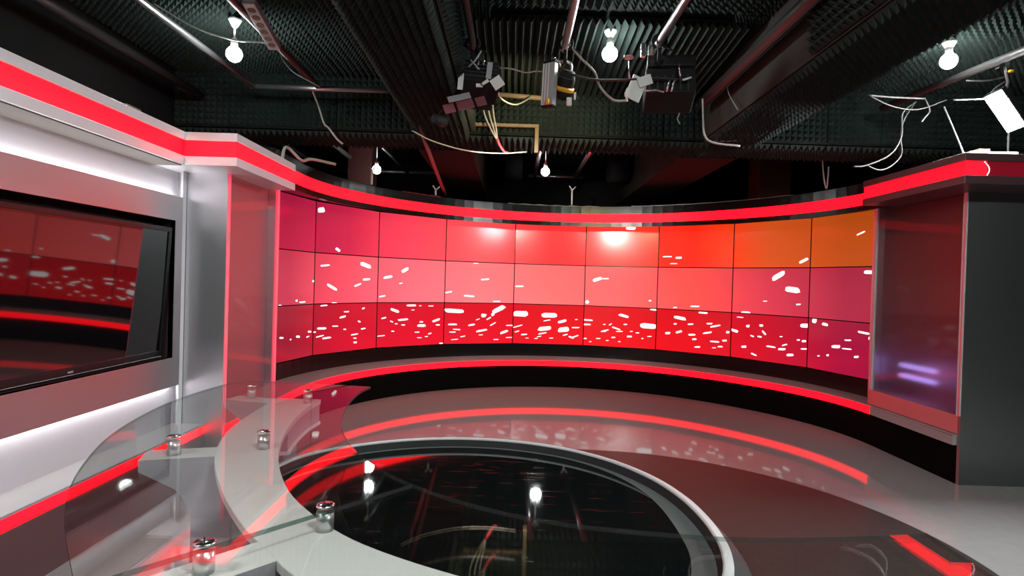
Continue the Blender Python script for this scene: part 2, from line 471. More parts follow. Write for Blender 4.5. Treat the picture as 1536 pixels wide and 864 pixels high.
# ------------------------------------------------------------------ video wall on a curve
VC, VR = (0.6465, 5.5915), 3.034
DP, P0 = 0.3378, -1.2186
PW, PH = 1.02, 0.574
ZT = H + 0.8331
def arc_pt(a, r): return Vector((VC[0] + r * math.sin(a), VC[1] + r * math.cos(a), 0))
CONFETTI = {
 (0, 1): [(73,92,57,-7,1,44),(337,520,36,20,-20,20)],
 (0, 5): [(629,36,81,0,1,31)],
 (0, 6): [(128,427,80,0,0,13),(291,442,55,0,1,23),(226,522,59,0,0,9)],
 (0, 7): [(942,490,62,-28,12,23)],
 (0, 8): [(691,228,63,-20,7,12)],
 (1, 0): [(1005,319,35,0,1,18),(782,545,70,-1,3,12),(665,527,23,1,1,17),(356,570,33,1,1,14)],
 (1, 1): [(148,138,81,-9,2,16),(797,111,106,23,-16,35),(820,284,76,-6,3,20),(672,354,65,-18,9,16),(264,384,86,37,-15,21),(302,572,46,1,1,21)],
 (1, 2): [(388,150,59,-32,18,26),(144,247,75,-14,6,26),(69,493,54,-9,3,14),(331,323,34,-6,2,10)],
 (1, 3): [(54,429,58,-11,3,16),(580,238,75,-8,2,16),(349,478,91,6,-1,19),(437,19,41,-2,0,8),(763,546,66,-1,0,13)],
 (1, 4): [(78,323,67,-2,0,17)],
 (1, 5): [(178,192,77,-23,10,33),(298,178,51,-1,0,14),(43,520,26,13,-17,31),(923,469,22,-1,1,17)],
 (1, 6): [(539,518,71,-3,0,15),(262,547,31,-2,0,11)],
 (1, 7): [(630,96,88,-49,27,40),(812,258,106,11,-5,45),(203,562,71,1,-1,21),(466,407,34,-1,0,10),(893,427,34,-2,0,13)],
 (1, 8): [(812,57,74,1,1,28)],
 (2, 0): [(948,302,45,3,1,15),(396,323,46,4,1,14),(711,338,42,4,1,17),(911,355,37,-4,7,10),(568,355,18,2,1,12)],
 (2, 1): [(150,19,61,-3,2,12),(777,66,26,-6,7,12),(501,100,48,1,0,11),(441,159,53,-9,6,16),(712,225,26,8,-6,13),(124,278,81,4,1,18),(325,262,54,3,0,11),(479,308,26,1,0,11),(787,316,47,-3,4,14),(22,314,23,1,0,10),(100,366,65,-9,4,10),(203,391,72,-3,3,16),(640,378,64,-4,3,11),(649,424,31,2,0,11),(655,475,31,2,1,17)],
 (2, 2): [(251,100,70,23,-10,25),(503,38,81,0,1,18),(803,46,48,0,0,9),(97,196,38,-8,4,13),(380,222,86,-5,2,18),(895,242,73,-21,10,21),(665,308,72,2,1,25),(596,393,43,1,0,11),(68,422,65,-3,1,9),(985,558,38,2,0,13),(211,243,25,9,-4,11),(280,274,24,1,0,10),(232,369,24,1,0,10),(383,292,31,1,0,11),(797,418,32,-6,4,11),(657,258,33,1,0,14),(523,97,25,0,0,9),(635,42,22,0,0,8),(923,305,38,1,0,13),(635,468,40,2,0,8),(743,457,29,1,0,8)],
 (2, 3): [(141,112,162,12,-3,42),(795,86,110,-50,24,45),(572,174,38,0,1,36),(886,409,71,-24,9,22),(553,385,88,-15,4,20),(402,306,58,-10,4,17),(186,370,63,5,-1,11),(126,300,72,0,0,17),(129,406,52,0,0,11),(715,294,51,-29,6,10),(767,514,46,0,0,10),(965,487,56,0,0,9),(975,314,62,0,0,12),(276,468,43,-7,2,10),(161,509,57,-4,1,8),(591,164,30,0,0,11),(489,229,33,-12,3,8),(652,215,38,-21,8,12),(711,157,26,-14,16,25),(540,447,36,0,0,8)],
 (2, 4): [(106,144,133,-4,2,57),(523,155,133,-4,1,49),(708,237,69,-21,8,25),(459,345,109,-12,5,43),(732,355,92,-11,6,52),(424,418,71,-14,3,14),(906,321,64,-2,0,12),(846,462,41,14,-5,16),(904,449,54,-21,5,13),(164,439,52,-6,2,14),(59,327,83,-25,3,11),(490,228,57,-12,2,11),(556,481,35,-1,0,9),(339,493,29,-1,0,9),(382,463,37,-7,2,8),(62,399,36,-11,3,10),(209,490,29,-1,0,7),(911,205,23,-1,0,9),(758,430,42,-12,3,11)],
 (2, 5): [(569,122,82,18,-6,28),(914,249,126,5,-3,53),(51,206,87,3,-1,17),(41,270,70,-3,1,17),(1017,20,109,5,-1,17),(432,436,31,-2,0,14),(656,410,42,-2,1,20),(315,343,56,-13,3,14),(470,306,67,21,-5,16),(514,346,56,-3,0,11),(30,473,26,-1,0,14),(104,515,20,-1,0,9),(384,253,24,-15,6,10),(595,243,28,-1,0,14),(287,358,43,-2,0,13),(218,463,37,-2,0,11),(348,484,23,-1,0,9),(519,491,20,-1,0,9),(933,394,33,-2,0,10),(766,353,28,-1,0,11),(837,428,17,-1,0,11),(682,337,22,-1,0,11),(298,257,20,-1,0,11)],
 (2, 6): [(646,24,70,2,-1,18),(337,113,92,13,-5,30),(486,186,42,-3,0,15),(739,162,44,-3,0,15),(813,190,81,-20,3,16),(714,285,69,-15,3,18),(506,326,53,-4,1,19),(328,302,48,-16,7,21),(171,329,40,-3,1,23),(270,196,24,-2,1,15),(542,383,34,-3,1,19),(587,483,45,-4,0,15),(812,394,65,0,-1,16),(941,369,32,-3,1,18),(886,453,39,-3,0,14),(808,475,29,-3,0,9),(979,258,25,-2,1,22)],
 (2, 7): [(50,229,66,15,-9,24),(125,53,52,1,-1,9),(241,157,27,-2,1,24),(425,135,30,-2,1,20),(466,221,27,26,-14,12),(308,276,29,7,-5,13),(407,274,34,2,-2,14),(195,420,44,-5,1,21),(561,381,69,4,-2,15),(705,396,53,-6,1,20),(813,452,48,-6,1,23),(339,502,46,14,-6,13),(693,247,21,-2,0,10),(739,342,37,-13,4,11),(908,266,24,-2,0,13),(976,273,30,-3,1,19),(989,92,73,-6,1,35),(979,362,40,-4,0,13)],
 (2, 8): [(94,25,37,5,-12,40),(249,57,51,6,-7,24),(575,199,51,-5,1,12),(774,102,85,7,-4,17),(421,284,69,-8,1,24),(564,292,73,-3,-1,12),(691,361,35,-5,1,17),(304,392,20,-3,1,18),(171,416,21,-3,0,9),(848,152,17,-2,1,22)],
}

wall = thing('video_wall', 'curved wall of twenty-seven displays showing one red picture with white confetti', 'video wall', (VC[0], VC[1] + VR, H - 0.889))
def clip(poly, w, h):
    for ax, lim, sgn in ((0, 0.006, 1), (0, w - 0.006, -1), (1, 0.006, 1), (1, h - 0.006, -1)):
        out = []
        for i in range(len(poly)):
            a, c = poly[i], poly[(i + 1) % len(poly)]
            da, dc = (a[ax] - lim) * sgn, (c[ax] - lim) * sgn
            if da >= 0: out.append(a)
            if (da >= 0) != (dc >= 0):
                t = da / (da - dc); out.append((a[0] + (c[0] - a[0]) * t, a[1] + (c[1] - a[1]) * t))
        poly = out
        if not poly: break
    return poly
for col in range(9):
    a0, a1 = P0 + DP * (col - 1), P0 + DP * col
    A, Bp = arc_pt(a0, VR), arc_pt(a1, VR)
    e = (Bp - A).normalized(); nrm = Vector((e.y, -e.x, 0))       # towards the room
    if nrm.dot(Vector((VC[0], VC[1], 0)) - A) < 0: nrm = -nrm
    for row in range(3):
        z = ZT - PH * row
        def pt(s, v, d=0.0): return A + e * s + nrm * d + Vector((0, 0, z - v))
        b = MB()
        g = 0.0025
        c4 = [pt(g, g, 0), pt(PW - g, g, 0), pt(PW - g, PH - g, 0), pt(g, PH - g, 0)]
        bk = [p - nrm * 0.07 for p in c4]
        b.poly(bk)
        for k in range(4): b.poly([c4[k], c4[(k + 1) % 4], bk[(k + 1) % 4], bk[k]])
        q = 0.006
        inn = [pt(q, q, 0), pt(PW - q, q, 0), pt(PW - q, PH - q, 0), pt(q, PH - q, 0)]
        for k in range(4): b.poly([c4[k], c4[(k + 1) % 4], inn[(k + 1) % 4], inn[k]])
        inr = [p - nrm * 0.004 for p in inn]
        b.poly(inr)
        panel = b.build('display_panel', M['bezel'], wall, recalc=True)
        s = MB()
        uvl = s.bm.loops.layers.uv.new('picture')
        f = s.poly([pt(q, q, -0.002), pt(PW - q, q, -0.002), pt(PW - q, PH - q, -0.002), pt(q, PH - q, -0.002)], 0)
        for l, (u_, v_) in zip(f.loops, ((0, 0.004), (1, 0.004), (1, 0.996), (0, 0.996))):
            l[uvl].uv = ((col + u_) / 9, row + v_)
        for (cs, cv, wx, wy, hx, hy) in CONFETTI.get((row, col), []):
            cs, cv, wx, wy, hx, hy = (k / 1000 for k in (cs, cv, wx, wy, hx, hy))
            rr = random.Random(int(cs * 7919 + cv * 104729)); 
            pl = []
            for (p_, q_) in ((-1, -.55), (-.6, -1), (.75, -1), (1, -.5), (1, .55), (.6, 1), (-.7, 1), (-1, .6)):
                p_ *= rr.uniform(.82, 1.05); q_ *= rr.uniform(.8, 1.05)
                pl.append((cs + wx * p_ * .92 + hx * q_ * .72, cv + wy * p_ * .92 + hy * q_ * .72))
            pl = clip(pl, PW, PH)
            if len(pl) > 2: s.poly([pt(x_, y_, -0.0012) for x_, y_ in pl], 1)
        o = s.build('screen', [M['screen'], M['confetti']], panel, recalc=False)
        # faces look into the room
        if (o.data.polygons[0].normal).dot(nrm) < 0: o.data.flip_normals()

# ------------------------------------------------------------------ curved ledge and header following the displays
def rad(a):
    t = max(0.0, (abs(a) - 0.75) / (math.pi / 2 - 0.75)); t = t * t * (3 - 2 * t)
    return 2.605 + t * (0.045 if a < 0 else 0.135)
def set_path(a0, a1, n):
    return [(VC[0] + rad(a) * math.sin(a), VC[1] + rad(a) * math.cos(a), math.sin(a), math.cos(a)) for a in [a0 + (a1 - a0) * i / n for i in range(n + 1)]]
def straight(x, y0, y1, nx): return [(x, y0, nx, 0), (x, y1, nx, 0)]
HALF = math.pi / 2
LX, RX = VC[0] - rad(-HALF), VC[0] + rad(HALF)
FULL = [(LX, 4.232, -1, 0)] + set_path(-HALF, HALF, 60) + [(RX, 4.532, 1, 0)]
ledge = thing('curved_ledge', 'low curved black ledge with a red light strip below the video wall', 'ledge', (VC[0], VC[1] + 2.6, 0))
b = MB(); b.sweep(FULL, [(0, H - 1.067), (0.40, H - 1.055), (0.40, H - 1.085), (0.02, H - 1.075), (0.0, H - 1.071)]); b.build('ledge_top', M['ledge'], ledge)
b = MB(); b.sweep(FULL, [(0.03, H - 1.147), (0.42, H - 1.147), (0.42, 0.001), (0.03, 0.001)]); b.build('riser', M['riser'], ledge)
b = MB(); b.sweep([(VC[0] + 3.0 * math.sin(-HALF + math.pi * i / 60), VC[1] + 3.0 * math.cos(-HALF + math.pi * i / 60), math.sin(-HALF + math.pi * i / 60), math.cos(-HALF + math.pi * i / 60)) for i in range(61)],
                  [(-0.01, H - 1.06), (-0.01, H - 0.893), (0.05, H - 0.893), (0.05, H - 1.06)]); b.build('back_fascia', M['gloss_black'], ledge)
N_SEG = 9
ang = [-HALF + math.pi * i / N_SEG for i in range(N_SEG + 1)]
for i in range(N_SEG):
    p = set_path(ang[i] + 0.0006, ang[i + 1] - 0.0006, 8)
    if i == 0: p = [(LX, 4.235, -1, 0)] + p
    b = MB(); b.sweep(p, [(0.006, H - 1.0755), (0.05, H - 1.077), (0.05, H - 1.1465), (0.004, H - 1.1465)]); b.build('light_strip', M['led'], ledge)
b = MB(); b.sweep([(RX, VC[1] - 0.0, 1, 0), (RX, 4.535, 1, 0)], [(0.006, H - 1.0755), (0.05, H - 1.077), (0.05, H - 1.1465), (0.004, H - 1.1465)]); b.build('end_fascia', M['ledge'], ledge)

header = thing('curved_header', 'curved black header with a red light strip above the video wall', 'header', (VC[0], VC[1] + 2.6, H + 0.79))
HFULL = [(LX, 4.955, -1, 0)] + set_path(-HALF, HALF, 60) + [(RX, 5.365, 1, 0)]
b = MB(); b.sweep(HFULL, [(0.0, H + 0.955), (0.0, H + 1.055), (0.34, H + 1.055), (0.34, H + 0.955)]); b.build('upper_band', M['gloss_black'], header)
b = MB(); b.sweep(HFULL, [(0.01, H + 0.785), (0.01, H + 0.842), (0.34, H + 0.842), (0.34, H + 0.835)]); b.build('lower_band', M['gloss_black'], header)
b = MB(); b.sweep(HFULL, [(0.05, H + 0.842), (0.05, H + 0.955), (0.34, H + 0.955), (0.34, H + 0.842)]); b.build('backing', M['black'], header)
for i in range(N_SEG):
    p = set_path(ang[i] + 0.0008, ang[i + 1] - 0.0008, 8)
    if i == 0: p = [(LX, 4.96, -1, 0)] + p
    if i == N_SEG - 1: p = p + [(RX, 5.365, 1, 0)]
    b = MB(); b.sweep(p, [(0.008, H + 0.843), (0.048, H + 0.843), (0.048, H + 0.954), (0.002, H + 0.954)]); b.build('light_strip', M['led'], header)

# ------------------------------------------------------------------ left set wall
PXF = -2.16
Y0 = -1.0
sw = thing('feature_wall', 'silver set wall with white cove light and red light strips around the recessed television', 'set wall', (-2.4, 2.0, 0))
YP = 4.2
b = MB(); b.box(-2.46, -2.37, Y0, YP, H - 1.067, H - 0.60); b.box(-2.46, -2.37, Y0, YP, H + 0.36, H + 0.914)
b.box(-2.46, -2.37, Y0, 2.40, H - 0.60, H + 0.36); b.box(-2.46, -2.37, 4.07, YP, H - 0.60, H + 0.36)
b.build('wall_sheet', M['wall_white'], sw)
b = MB(); b.box(-2.369, PXF - 0.02, Y0, 3.90, H + 0.694, H + 0.6995); b.build('soffit', M['soffit'], sw)
b = MB(); b.box(-2.95, PXF + 0.014, Y0, YP, 0.0, H - 1.142); b.build('plinth', M['plinth'], sw)
b = MB(); b.box(-2.95, PXF, Y0, YP, H - 1.142, H - 1.082); b.build('light_strip', M['led'], sw)
b = MB(); b.box(-2.95, PXF + 0.012, Y0, YP, H - 1.082, H - 1.067); b.build('plinth_top', M['ledge'], sw, bevel=0.003)
# raised surround of the television
OY0, OY1, OZ0, OZ1 = 2.44, 4.06, H - 0.585, H + 0.348
PY0, PY1, PZ0, PZ1 = 1.20, 4.145, H - 0.785, H + 0.515
b = MB()
def frame_x(b, xf, xb, o, i):
    (y0, y1, z0, z1), (a0, a1, c0, c1) = o, i
    b.box(xb, xf, y0, y1, z0, c0); b.box(xb, xf, y0, y1, c1, z1); b.box(xb, xf, y0, a0, c0, c1); b.box(xb, xf, a1, y1, c0, c1)
frame_x(b, -2.30, -2.335, (PY0, PY1, PZ0, PZ1), (OY0, OY1, OZ0, OZ1))
b.build('television_surround', M['brush'], sw)
b = MB(); frame_x(b, -2.303, -2.45, (OY0 - 0.012, OY1 + 0.012, OZ0 - 0.012, OZ1 + 0.012), (OY0, OY1, OZ0, OZ1)); b.build('recess_lining', M['lip_dark'], sw)
b = MB(); b.box(-2.47, -2.452, OY0 - 0.06, OY1 + 0.06, OZ0 - 0.06, OZ1 + 0.06); b.build('recess_back', M['black'], sw)
b = MB(); b.box(-2.318, -2.303, PY1 + 0.002, PY1 + 0.05, PZ0 - 0.3, PZ1 + 0.20); b.build('edge_trim', M['lip'], sw)
for z0, z1 in ((PZ1 - 0.012, PZ1 - 0.004), (PZ0 + 0.004, PZ0 + 0.012)):
    b = MB(); b.box(-2.366, -2.338, PY0, PY1 - 0.01, z0, z1); b.build('cove_strip', M['cove'], sw)
# header of the set wall
YH = 3.90
b = MB(); b.box(-2.95, PXF, Y0, YH, H + 0.86, H + 0.914); b.build('upper_lip', M['lip'], sw, bevel=0.002)
b = MB(); b.box(-2.95, PXF - 0.014, Y0, YH - 0.001, H + 0.757, H + 0.86); b.build('light_strip', M['led'], sw)
b = MB(); b.box(-2.368, PXF, Y0, YH, H + 0.70, H + 0.757); b.build('lower_lip', M['lip'], sw, bevel=0.002)

TV_TILT = 3.2
tv = thing('television', 'large black television recessed in the silver set wall, mirroring the red screens', 'television', (-2.42, 3.25, OZ0 + 0.005))
TY0, TY1, TZ0, TZ1 = 2.46, 4.035, OZ0 + 0.010, OZ1 - 0.05
b = MB(); frame_x(b, -2.328, -2.376, (TY0, TY1, TZ0, TZ1), (TY0 + 0.035, TY1 - 0.035, TZ0 + 0.045, TZ1 - 0.03)); o1 = b.build('bezel', M['bezel'], None, bevel=0.003)
b = MB(); b.box(-2.376, -2.335, TY0 + 0.034, TY1 - 0.034, TZ0 + 0.044, TZ1 - 0.029); o2 = b.build('screen', M['tv'], None)
b = MB(); b.box(-2.328, -2.3265, 3.17, 3.21, TZ0 + 0.016, TZ0 + 0.026); o3 = b.build('badge', M['grey'], None)
b = MB(); b.box(-2.328, -2.3255, TY0 + 0.02, TY1 - 0.02, TZ0 + 0.003, TZ0 + 0.006); o4 = b.build('bezel_highlight', M['grey'], None)  # grey strip put in for the highlight along the bezel
TILT = Matrix.Translation((-2.35, 0, H - 0.12)) @ Matrix.Rotation(math.radians(TV_TILT), 4, 'Y') @ Matrix.Translation((2.35, 0, -H + 0.12))
for o in (o1, o2, o3, o4):
    o.data.transform(TILT); put(o, tv)

# ------------------------------------------------------------------ display pillars
def pillar(name, label, s, xg, yf, yb, xo, xh, yh, yhe, zh, front_m, dim_from=None):
    """s=+1: glass side faces +X (left pillar); s=-1: faces -X.  xo = outer end of the front face"""
    t = thing(name, label, 'pillar', (xg, yf, 0), 'pillars with a glass display side at either end of the video wall')
    X = lambda d: xg - s * d                          # d = depth behind the glass plane
    def bx(b, d0, d1, y0, y1, z0, z1, mi=0): b.box(min(X(d0), X(d1)), max(X(d0), X(d1)), y0, y1, z0, z1, mi)
    W = abs(xo - xg)
    zg0, zg1, zb = H - 0.92, H + zh + 0.05, 0.0
    dn = 0.085 if s > 0 else 0.32
    b = MB(); bx(b, 0.0, W, yf, yf + 0.03, zb, zg1 + 0.03); b.build('front_face', front_m, t)
    b = MB(); bx(b, 0.0, 0.02, yf + 0.03, yb, H - 1.060, zg0); b.build('lower_panel', M['niche'], t)
    b = MB(); bx(b, dn, dn + 0.02, yf + 0.03, yb, H - 1.06, zg1); b.build('niche_back', M['niche'], t)
    b = MB(); bx(b, 0.02, dn, yb - 0.02, yb, H - 1.06, zg1); b.build('niche_side', M['brush_x'], t)
    b = MB(); bx(b, 0.0, 0.32, yb - 0.001, yb + 0.02, H - 1.06, zg1); b.build('end_panel', M['brush_x'], t)
    b = MB(); bx(b, 0.02, dn, yf + 0.03, yb - 0.02, zg0 - 0.02, zg0); b.build('niche_floor', M['niche'], t)
    b = MB(); bx(b, 0.004, 0.012, yf + 0.045, yb - 0.03, zg0, zg1); b.build('glass_pane', M['glass_frost'], t)
    if s < 0:
        b = MB(); bx(b, 0.085, 0.093, yf + 0.032, yb - 0.022, zg0 + 0.002, zg1 - 0.002); b.build('blur_sheet', M['frosted'], t)  # sheet added to blur the glowing bars behind it
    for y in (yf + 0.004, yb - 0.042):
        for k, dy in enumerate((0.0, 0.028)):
            b = MB(); bx(b, -0.006, 0.016, y + dy, y + dy + 0.012, zg0, zg1); b.build('edge_strip', M['edge_red'] if s > 0 else (M['edge_clear']), t)
        b = MB(); bx(b, -0.002, 0.014, y + 0.012, y + 0.028, zg0, zg1); b.build('edge_channel', M['edge_clear'] if s > 0 else M['edge_red2'], t)
    # header around the top
    h0 = H + zh
    x_in, x_out = min(xh, xo), max(xh, xo)
    lm = M['lip'] if s > 0 else M['lip_dark']
    b = MB(); b.box(x_in, x_out, yh, yhe, h0 + 0.16, h0 + 0.214); b.build('upper_lip', lm, t, bevel=0.002)
    b = MB(); b.box(x_in, x_out, yh, yhe, h0, h0 + 0.057); b.build('lower_lip', lm, t, bevel=0.002)
    if dim_from is None:
        b = MB(); b.box(x_in, x_out - 0.012 * s, yh + 0.012, yhe, h0 + 0.057, h0 + 0.16); b.build('light_strip', M['led'], t)
    else:
        b = MB(); b.box(x_in + 0.012, dim_from, yh + 0.012, yhe, h0 + 0.057, h0 + 0.16); b.build('light_strip', M['led'], t)
        b = MB(); b.box(dim_from, x_out, yh + 0.012, yhe, h0 + 0.057, h0 + 0.16); b.build('dim_strip', M['led_dim'], t)
    return t
M['edge_red2'] = pm('rosy_edge', (0.45, 0.10, 0.13), 0.3, emit=(1.0, 0.05, 0.10), es=0.25)  # weak red emission put into the channel for reflected screen light
pl = pillar('display_pillar', 'silver pillar at the end of the set wall, glass side edged in red reflection put in as glow', +1, -2.02, 4.20, 5.13, -2.46, -1.82, 3.90, 4.95, 0.70, M['brush_x'])
pr = pillar('display_pillar', 'dark steel pillar beyond the screens, glass side with added glow for a blurred blue reflection', -1, 3.42, 4.50, 5.66, 6.15, 3.12, 4.15, 5.36, 0.775, M['brush_dark'], dim_from=3.28)
b = MB()
for k in range(9):
    z = H + 0.84 + 0.088 * k / 8; x = 3.275 + 0.022 * math.sin(math.pi * k / 8)
    b.sphere((x - 0.012 + 0.02 * (1 - k / 8), 4.159, z), 0.004, n=8, m=5)
b.build('led_reflection', M['dot'], pr)  # glowing dots put in for the reflection of a row of LEDs
for z, y0, y1 in ((H - 0.66, 5.06, 5.50), (H - 0.755, 5.06, 5.50)):
    b = MB(); b.tube([(3.62, y0, z), (3.62, y1, z)], 0.02, 10); b.build('glow_bar', M['blue_glow'], pr)  # added glowing bars that imitate a blurred blue reflection in the niche

# ------------------------------------------------------------------ round table
tb = thing('round_table', 'round glossy black table with a pale raised rim, scratched top reflecting the lights', 'table', (-0.13, 1.65, 0))
TCX, TCY = -0.13, 1.65
KEY = [(-180, .56), (-165, .50), (-140, .48), (-120, .50), (-100, .51), (-80, .60), (-60, .70), (-45, .725), (-31, .718), (-22, .694), (-9.5, .668), (2.3, .655), (16.8, .656), (38, .664), (54, .678), (70, .683), (97, .69), (122.6, .694), (151, .707), (166, .63), (180, .56)]
def t_r(a):
    for (a0, r0), (a1, r1) in zip(KEY, KEY[1:]):
        if a0 <= a <= a1:
            t = (a - a0) / (a1 - a0); t = t * t * (3 - 2 * t); return r0 + (r1 - r0) * t
    return .56
NR = 120
def ring(off): 
    out = []
    for k in range(NR):
        a = -180 + 360 * k / NR
        rs = sum(t_r(((a + d + 180) % 360) - 180) for d in (-12, -6, 0, 6, 12)) / 5
        out.append((TCX + (rs + off) * math.cos(math.radians(a)), TCY + (rs + off) * math.sin(math.radians(a))))
    return out
def ring_path(): 
    return [(x, y, (x - TCX) / math.hypot(x - TCX, y - TCY), (y - TCY) / math.hypot(x - TCX, y - TCY)) for x, y in ring(0)]
RP = ring_path()
def cres(x, y):
    """the dark top sits off-centre in the rim, so the grey band is a crescent"""
    a = math.degrees(math.atan2(y - TCY, x - TCX))
    t = min(1.0, max(0.0, (62 - a) / 75)) if a > -95 else 1.0
    return 0.004 + 0.052 * t * t * (3 - 2 * t) * (1.0 if a > -95 else max(0.0, 1 - (-95 - a) / 40))
CR = [cres(x, y) for x, y, _, _ in RP]
b = MB(); b.prism([(x - nx * (0.016 + c_), y - ny * (0.016 + c_)) for (x, y, nx, ny), c_ in zip(RP, CR)], H - 0.67, H - 0.652); b.build('tabletop', M['table'], tb)
b = MB()
rings_ = [[b.bm.verts.new((x - nx * o_(c_), y - ny * o_(c_), z)) for o_, z in ((lambda c: 0.018 + c, H - 0.651), (lambda c: 0.016, H - 0.649), (lambda c: 0.016, H - 0.67), (lambda c: 0.018 + c, H - 0.67))] for (x, y, nx, ny), c_ in zip(RP, CR)]
for a_, c_ in zip(rings_, rings_[1:] + rings_[:1]):
    for k in range(4): b.bm.faces.new((a_[k], a_[(k + 1) % 4], c_[(k + 1) % 4], c_[k]))
b.build('inner_band', M['rim_mid'], tb)
b = MB(); b.sweep(RP, [(-0.016, H - 0.652), (-0.004, H - 0.622), (0.0, H - 0.622), (0.0, H - 0.69), (-0.016, H - 0.69)], closed=True); b.build('rim_wall', M['black'], tb)
b = MB(); b.sweep(RP, [(-0.006, H - 0.621), (-0.003, H - 0.617), (0.000, H - 0.617), (0.018, H - 0.622), (0.018, H - 0.64), (-0.004, H - 0.64)], closed=True); b.build('rim', M['rim'], tb)
b = MB(); b.sweep(RP, [(0.017, H - 0.626), (0.065, H - 0.668), (0.07, H - 0.70), (0.0, H - 0.70), (0.0, H - 0.64)], closed=True); b.build('outer_skirt', M['rim_mid'], tb)
b = MB(); b.prism(ring(-0.10), 0.002, H - 0.67); b.build('pedestal', M['gloss_black'], tb)

# ------------------------------------------------------------------ curved news desk
desk = thing('news_desk', 'curved news desk of pale laminate with a raised clear glass top on chrome studs', 'desk', (0.5, 0.9, 0))
DC = (0.5, 2.4)
def dpol(a, r): return (DC[0] + r * math.cos(math.radians(a)), DC[1] + r * math.sin(math.radians(a)))
gz0, gz1 = H - 0.530, H - 0.520
inner_l = [(-.659, 2.836), (-.674, 2.70), (-.663, 2.487), (-.628, 2.265), (-.583, 2.081), (-.517, 1.911), (-.431, 1.742), (-.416, 1.722)]
outer_seam = (-.668, 1.008); 
glass_in = [(-.659, 2.836), (-.676, 2.70), (-.663, 2.487), (-.628, 2.265), (-.583, 2.081), (-.517, 1.911), (-.431, 1.742), (-.358, 1.636), (-.276, 1.543), (-.196, 1.47), (-.092, 1.394), (.003, 1.34), (.091, 1.305), (.176, 1.279), (.273, 1.262), (.395, 1.246), (.477, 1.240), (.592, 1.245), (.696, 1.256), (.818, 1.272), (.916, 1.29)]
glass_out = [(-.728, 1.004), (-.863, 1.166), (-.949, 1.279), (-1.04, 1.417), (-1.133, 1.591), (-1.239, 1.838), (-1.31, 2.099), (-1.350, 2.359), (-1.352, 2.59), (-1.335, 2.77), (-1.312, 2.84), (-1.248, 2.897), (-1.125, 2.905)]
gi = [(p.x, p.y) for p in smooth_path([(x, y, 0) for x, y in glass_in], 4)]
go = [(p.x, p.y) for p in smooth_path([(x, y, 0) for x, y in glass_out], 4)]
# the joint between the two sheets runs out from just short of the near stud
jin, jout = (-0.2, 1.565), (-.728, 1.004)
jn = Vector((-.416 + .668, 1.309 - 1.008)).normalized()
SEAM_IN = Vector((-.372, 1.362))                       # on the stud; the sheets butt along this line
# inner edge point where the seam line meets the inner curve
best = min(range(len(gi)), key=lambda i: abs((Vector(gi[i]) - Vector((-.416, 1.309))).cross(jn)) if gi[i][0] < 0.3 else 9)
SO = Vector((-.668, 1.008)) - jn * 0.085
go_right = [dpol(a, 1.85) for a in range(228, 282, 3)]
left_sheet = gi[:best + 1] + [tuple(SO)] + [p for p in go if p[1] > SO.y + 0.01]
right_sheet = gi[best:] + [(.909, 1.10), (.90, .60)] + [p for p in reversed(go_right) if p[0] < .88 and p[0] > SO.x + 0.01] + [tuple(SO)]
def seam_shift(poly, d):
    n2 = Vector((-jn.y, jn.x)); out = []
    for p in poly:
        v = Vector(p)
        if abs((v - SO).cross(jn)) < 0.004: v = v + n2 * d
        out.append((v.x, v.y))
    return out
for poly, d in ((left_sheet, 0.0015), (right_sheet, -0.0015)):
    b = MB(); b.prism(seam_shift(poly, d), gz0, gz1, 0, 1); b.build('glass_top', [M['glass'], M['glass_edge']], desk)
# laminate counter, a thick curved slab
cz1, cz0 = H - 0.575, H - 0.690
cin = [(-.875, 2.775), (-.88, 2.613), (-.861, 2.42), (-.822, 2.21), (-.774, 2.03), (-.709, 1.846), (-.632, 1.68), (-.552, 1.544), (-.449, 1.415), (-.360, 1.325), (-.279, 1.263), (-.184, 1.205), (-.085, 1.154)] + [dpol(a, 1.38) for a in range(250, 286, 4)]
cout = [dpol(a, 1.55) for a in range(285, 238, -3)] + [(-.40, 1.135), (-.496, 1.239), (-.58, 1.333), (-.679, 1.464), (-.77, 1.60), (-.883, 1.796), (-.955, 1.955), (-1.018, 2.155), (-1.049, 2.34), (-1.063, 2.48), (-1.075, 2.64), (-1.08, 2.775)]
ci = [(p.x, p.y) for p in smooth_path([(x, y, 0) for x, y in cin], 3)]
co = [(p.x, p.y) for p in smooth_path([(x, y, 0) for x, y in cout], 3)]
def loft(b, inn, out, z0, z1):
    """band between two open plan curves"""
    b.prism(inn + out, z0, z1)
b = MB(); loft(b, ci, co, cz1 - 0.022, cz1); b.build('counter_top', M['counter'], desk, bevel=0.002)
ci2 = [q for q in ci if q[1] > 2.22 and q[0] < 0]; co2 = [q for q in co if q[1] > 2.16 and q[0] < 0]
b = MB(); loft(b, [(x - 0.006 * (1 if x > -2 else 0), y) for x, y in ci2], [(x + 0.012, y + 0.004) for x, y in co2], cz0 + 0.014, cz1 - 0.022); b.build('counter_body', M['counter_side'], desk)
b = MB(); loft(b, ci2, co2, cz0, cz0 + 0.014); b.build('counter_base', M['counter'], desk)
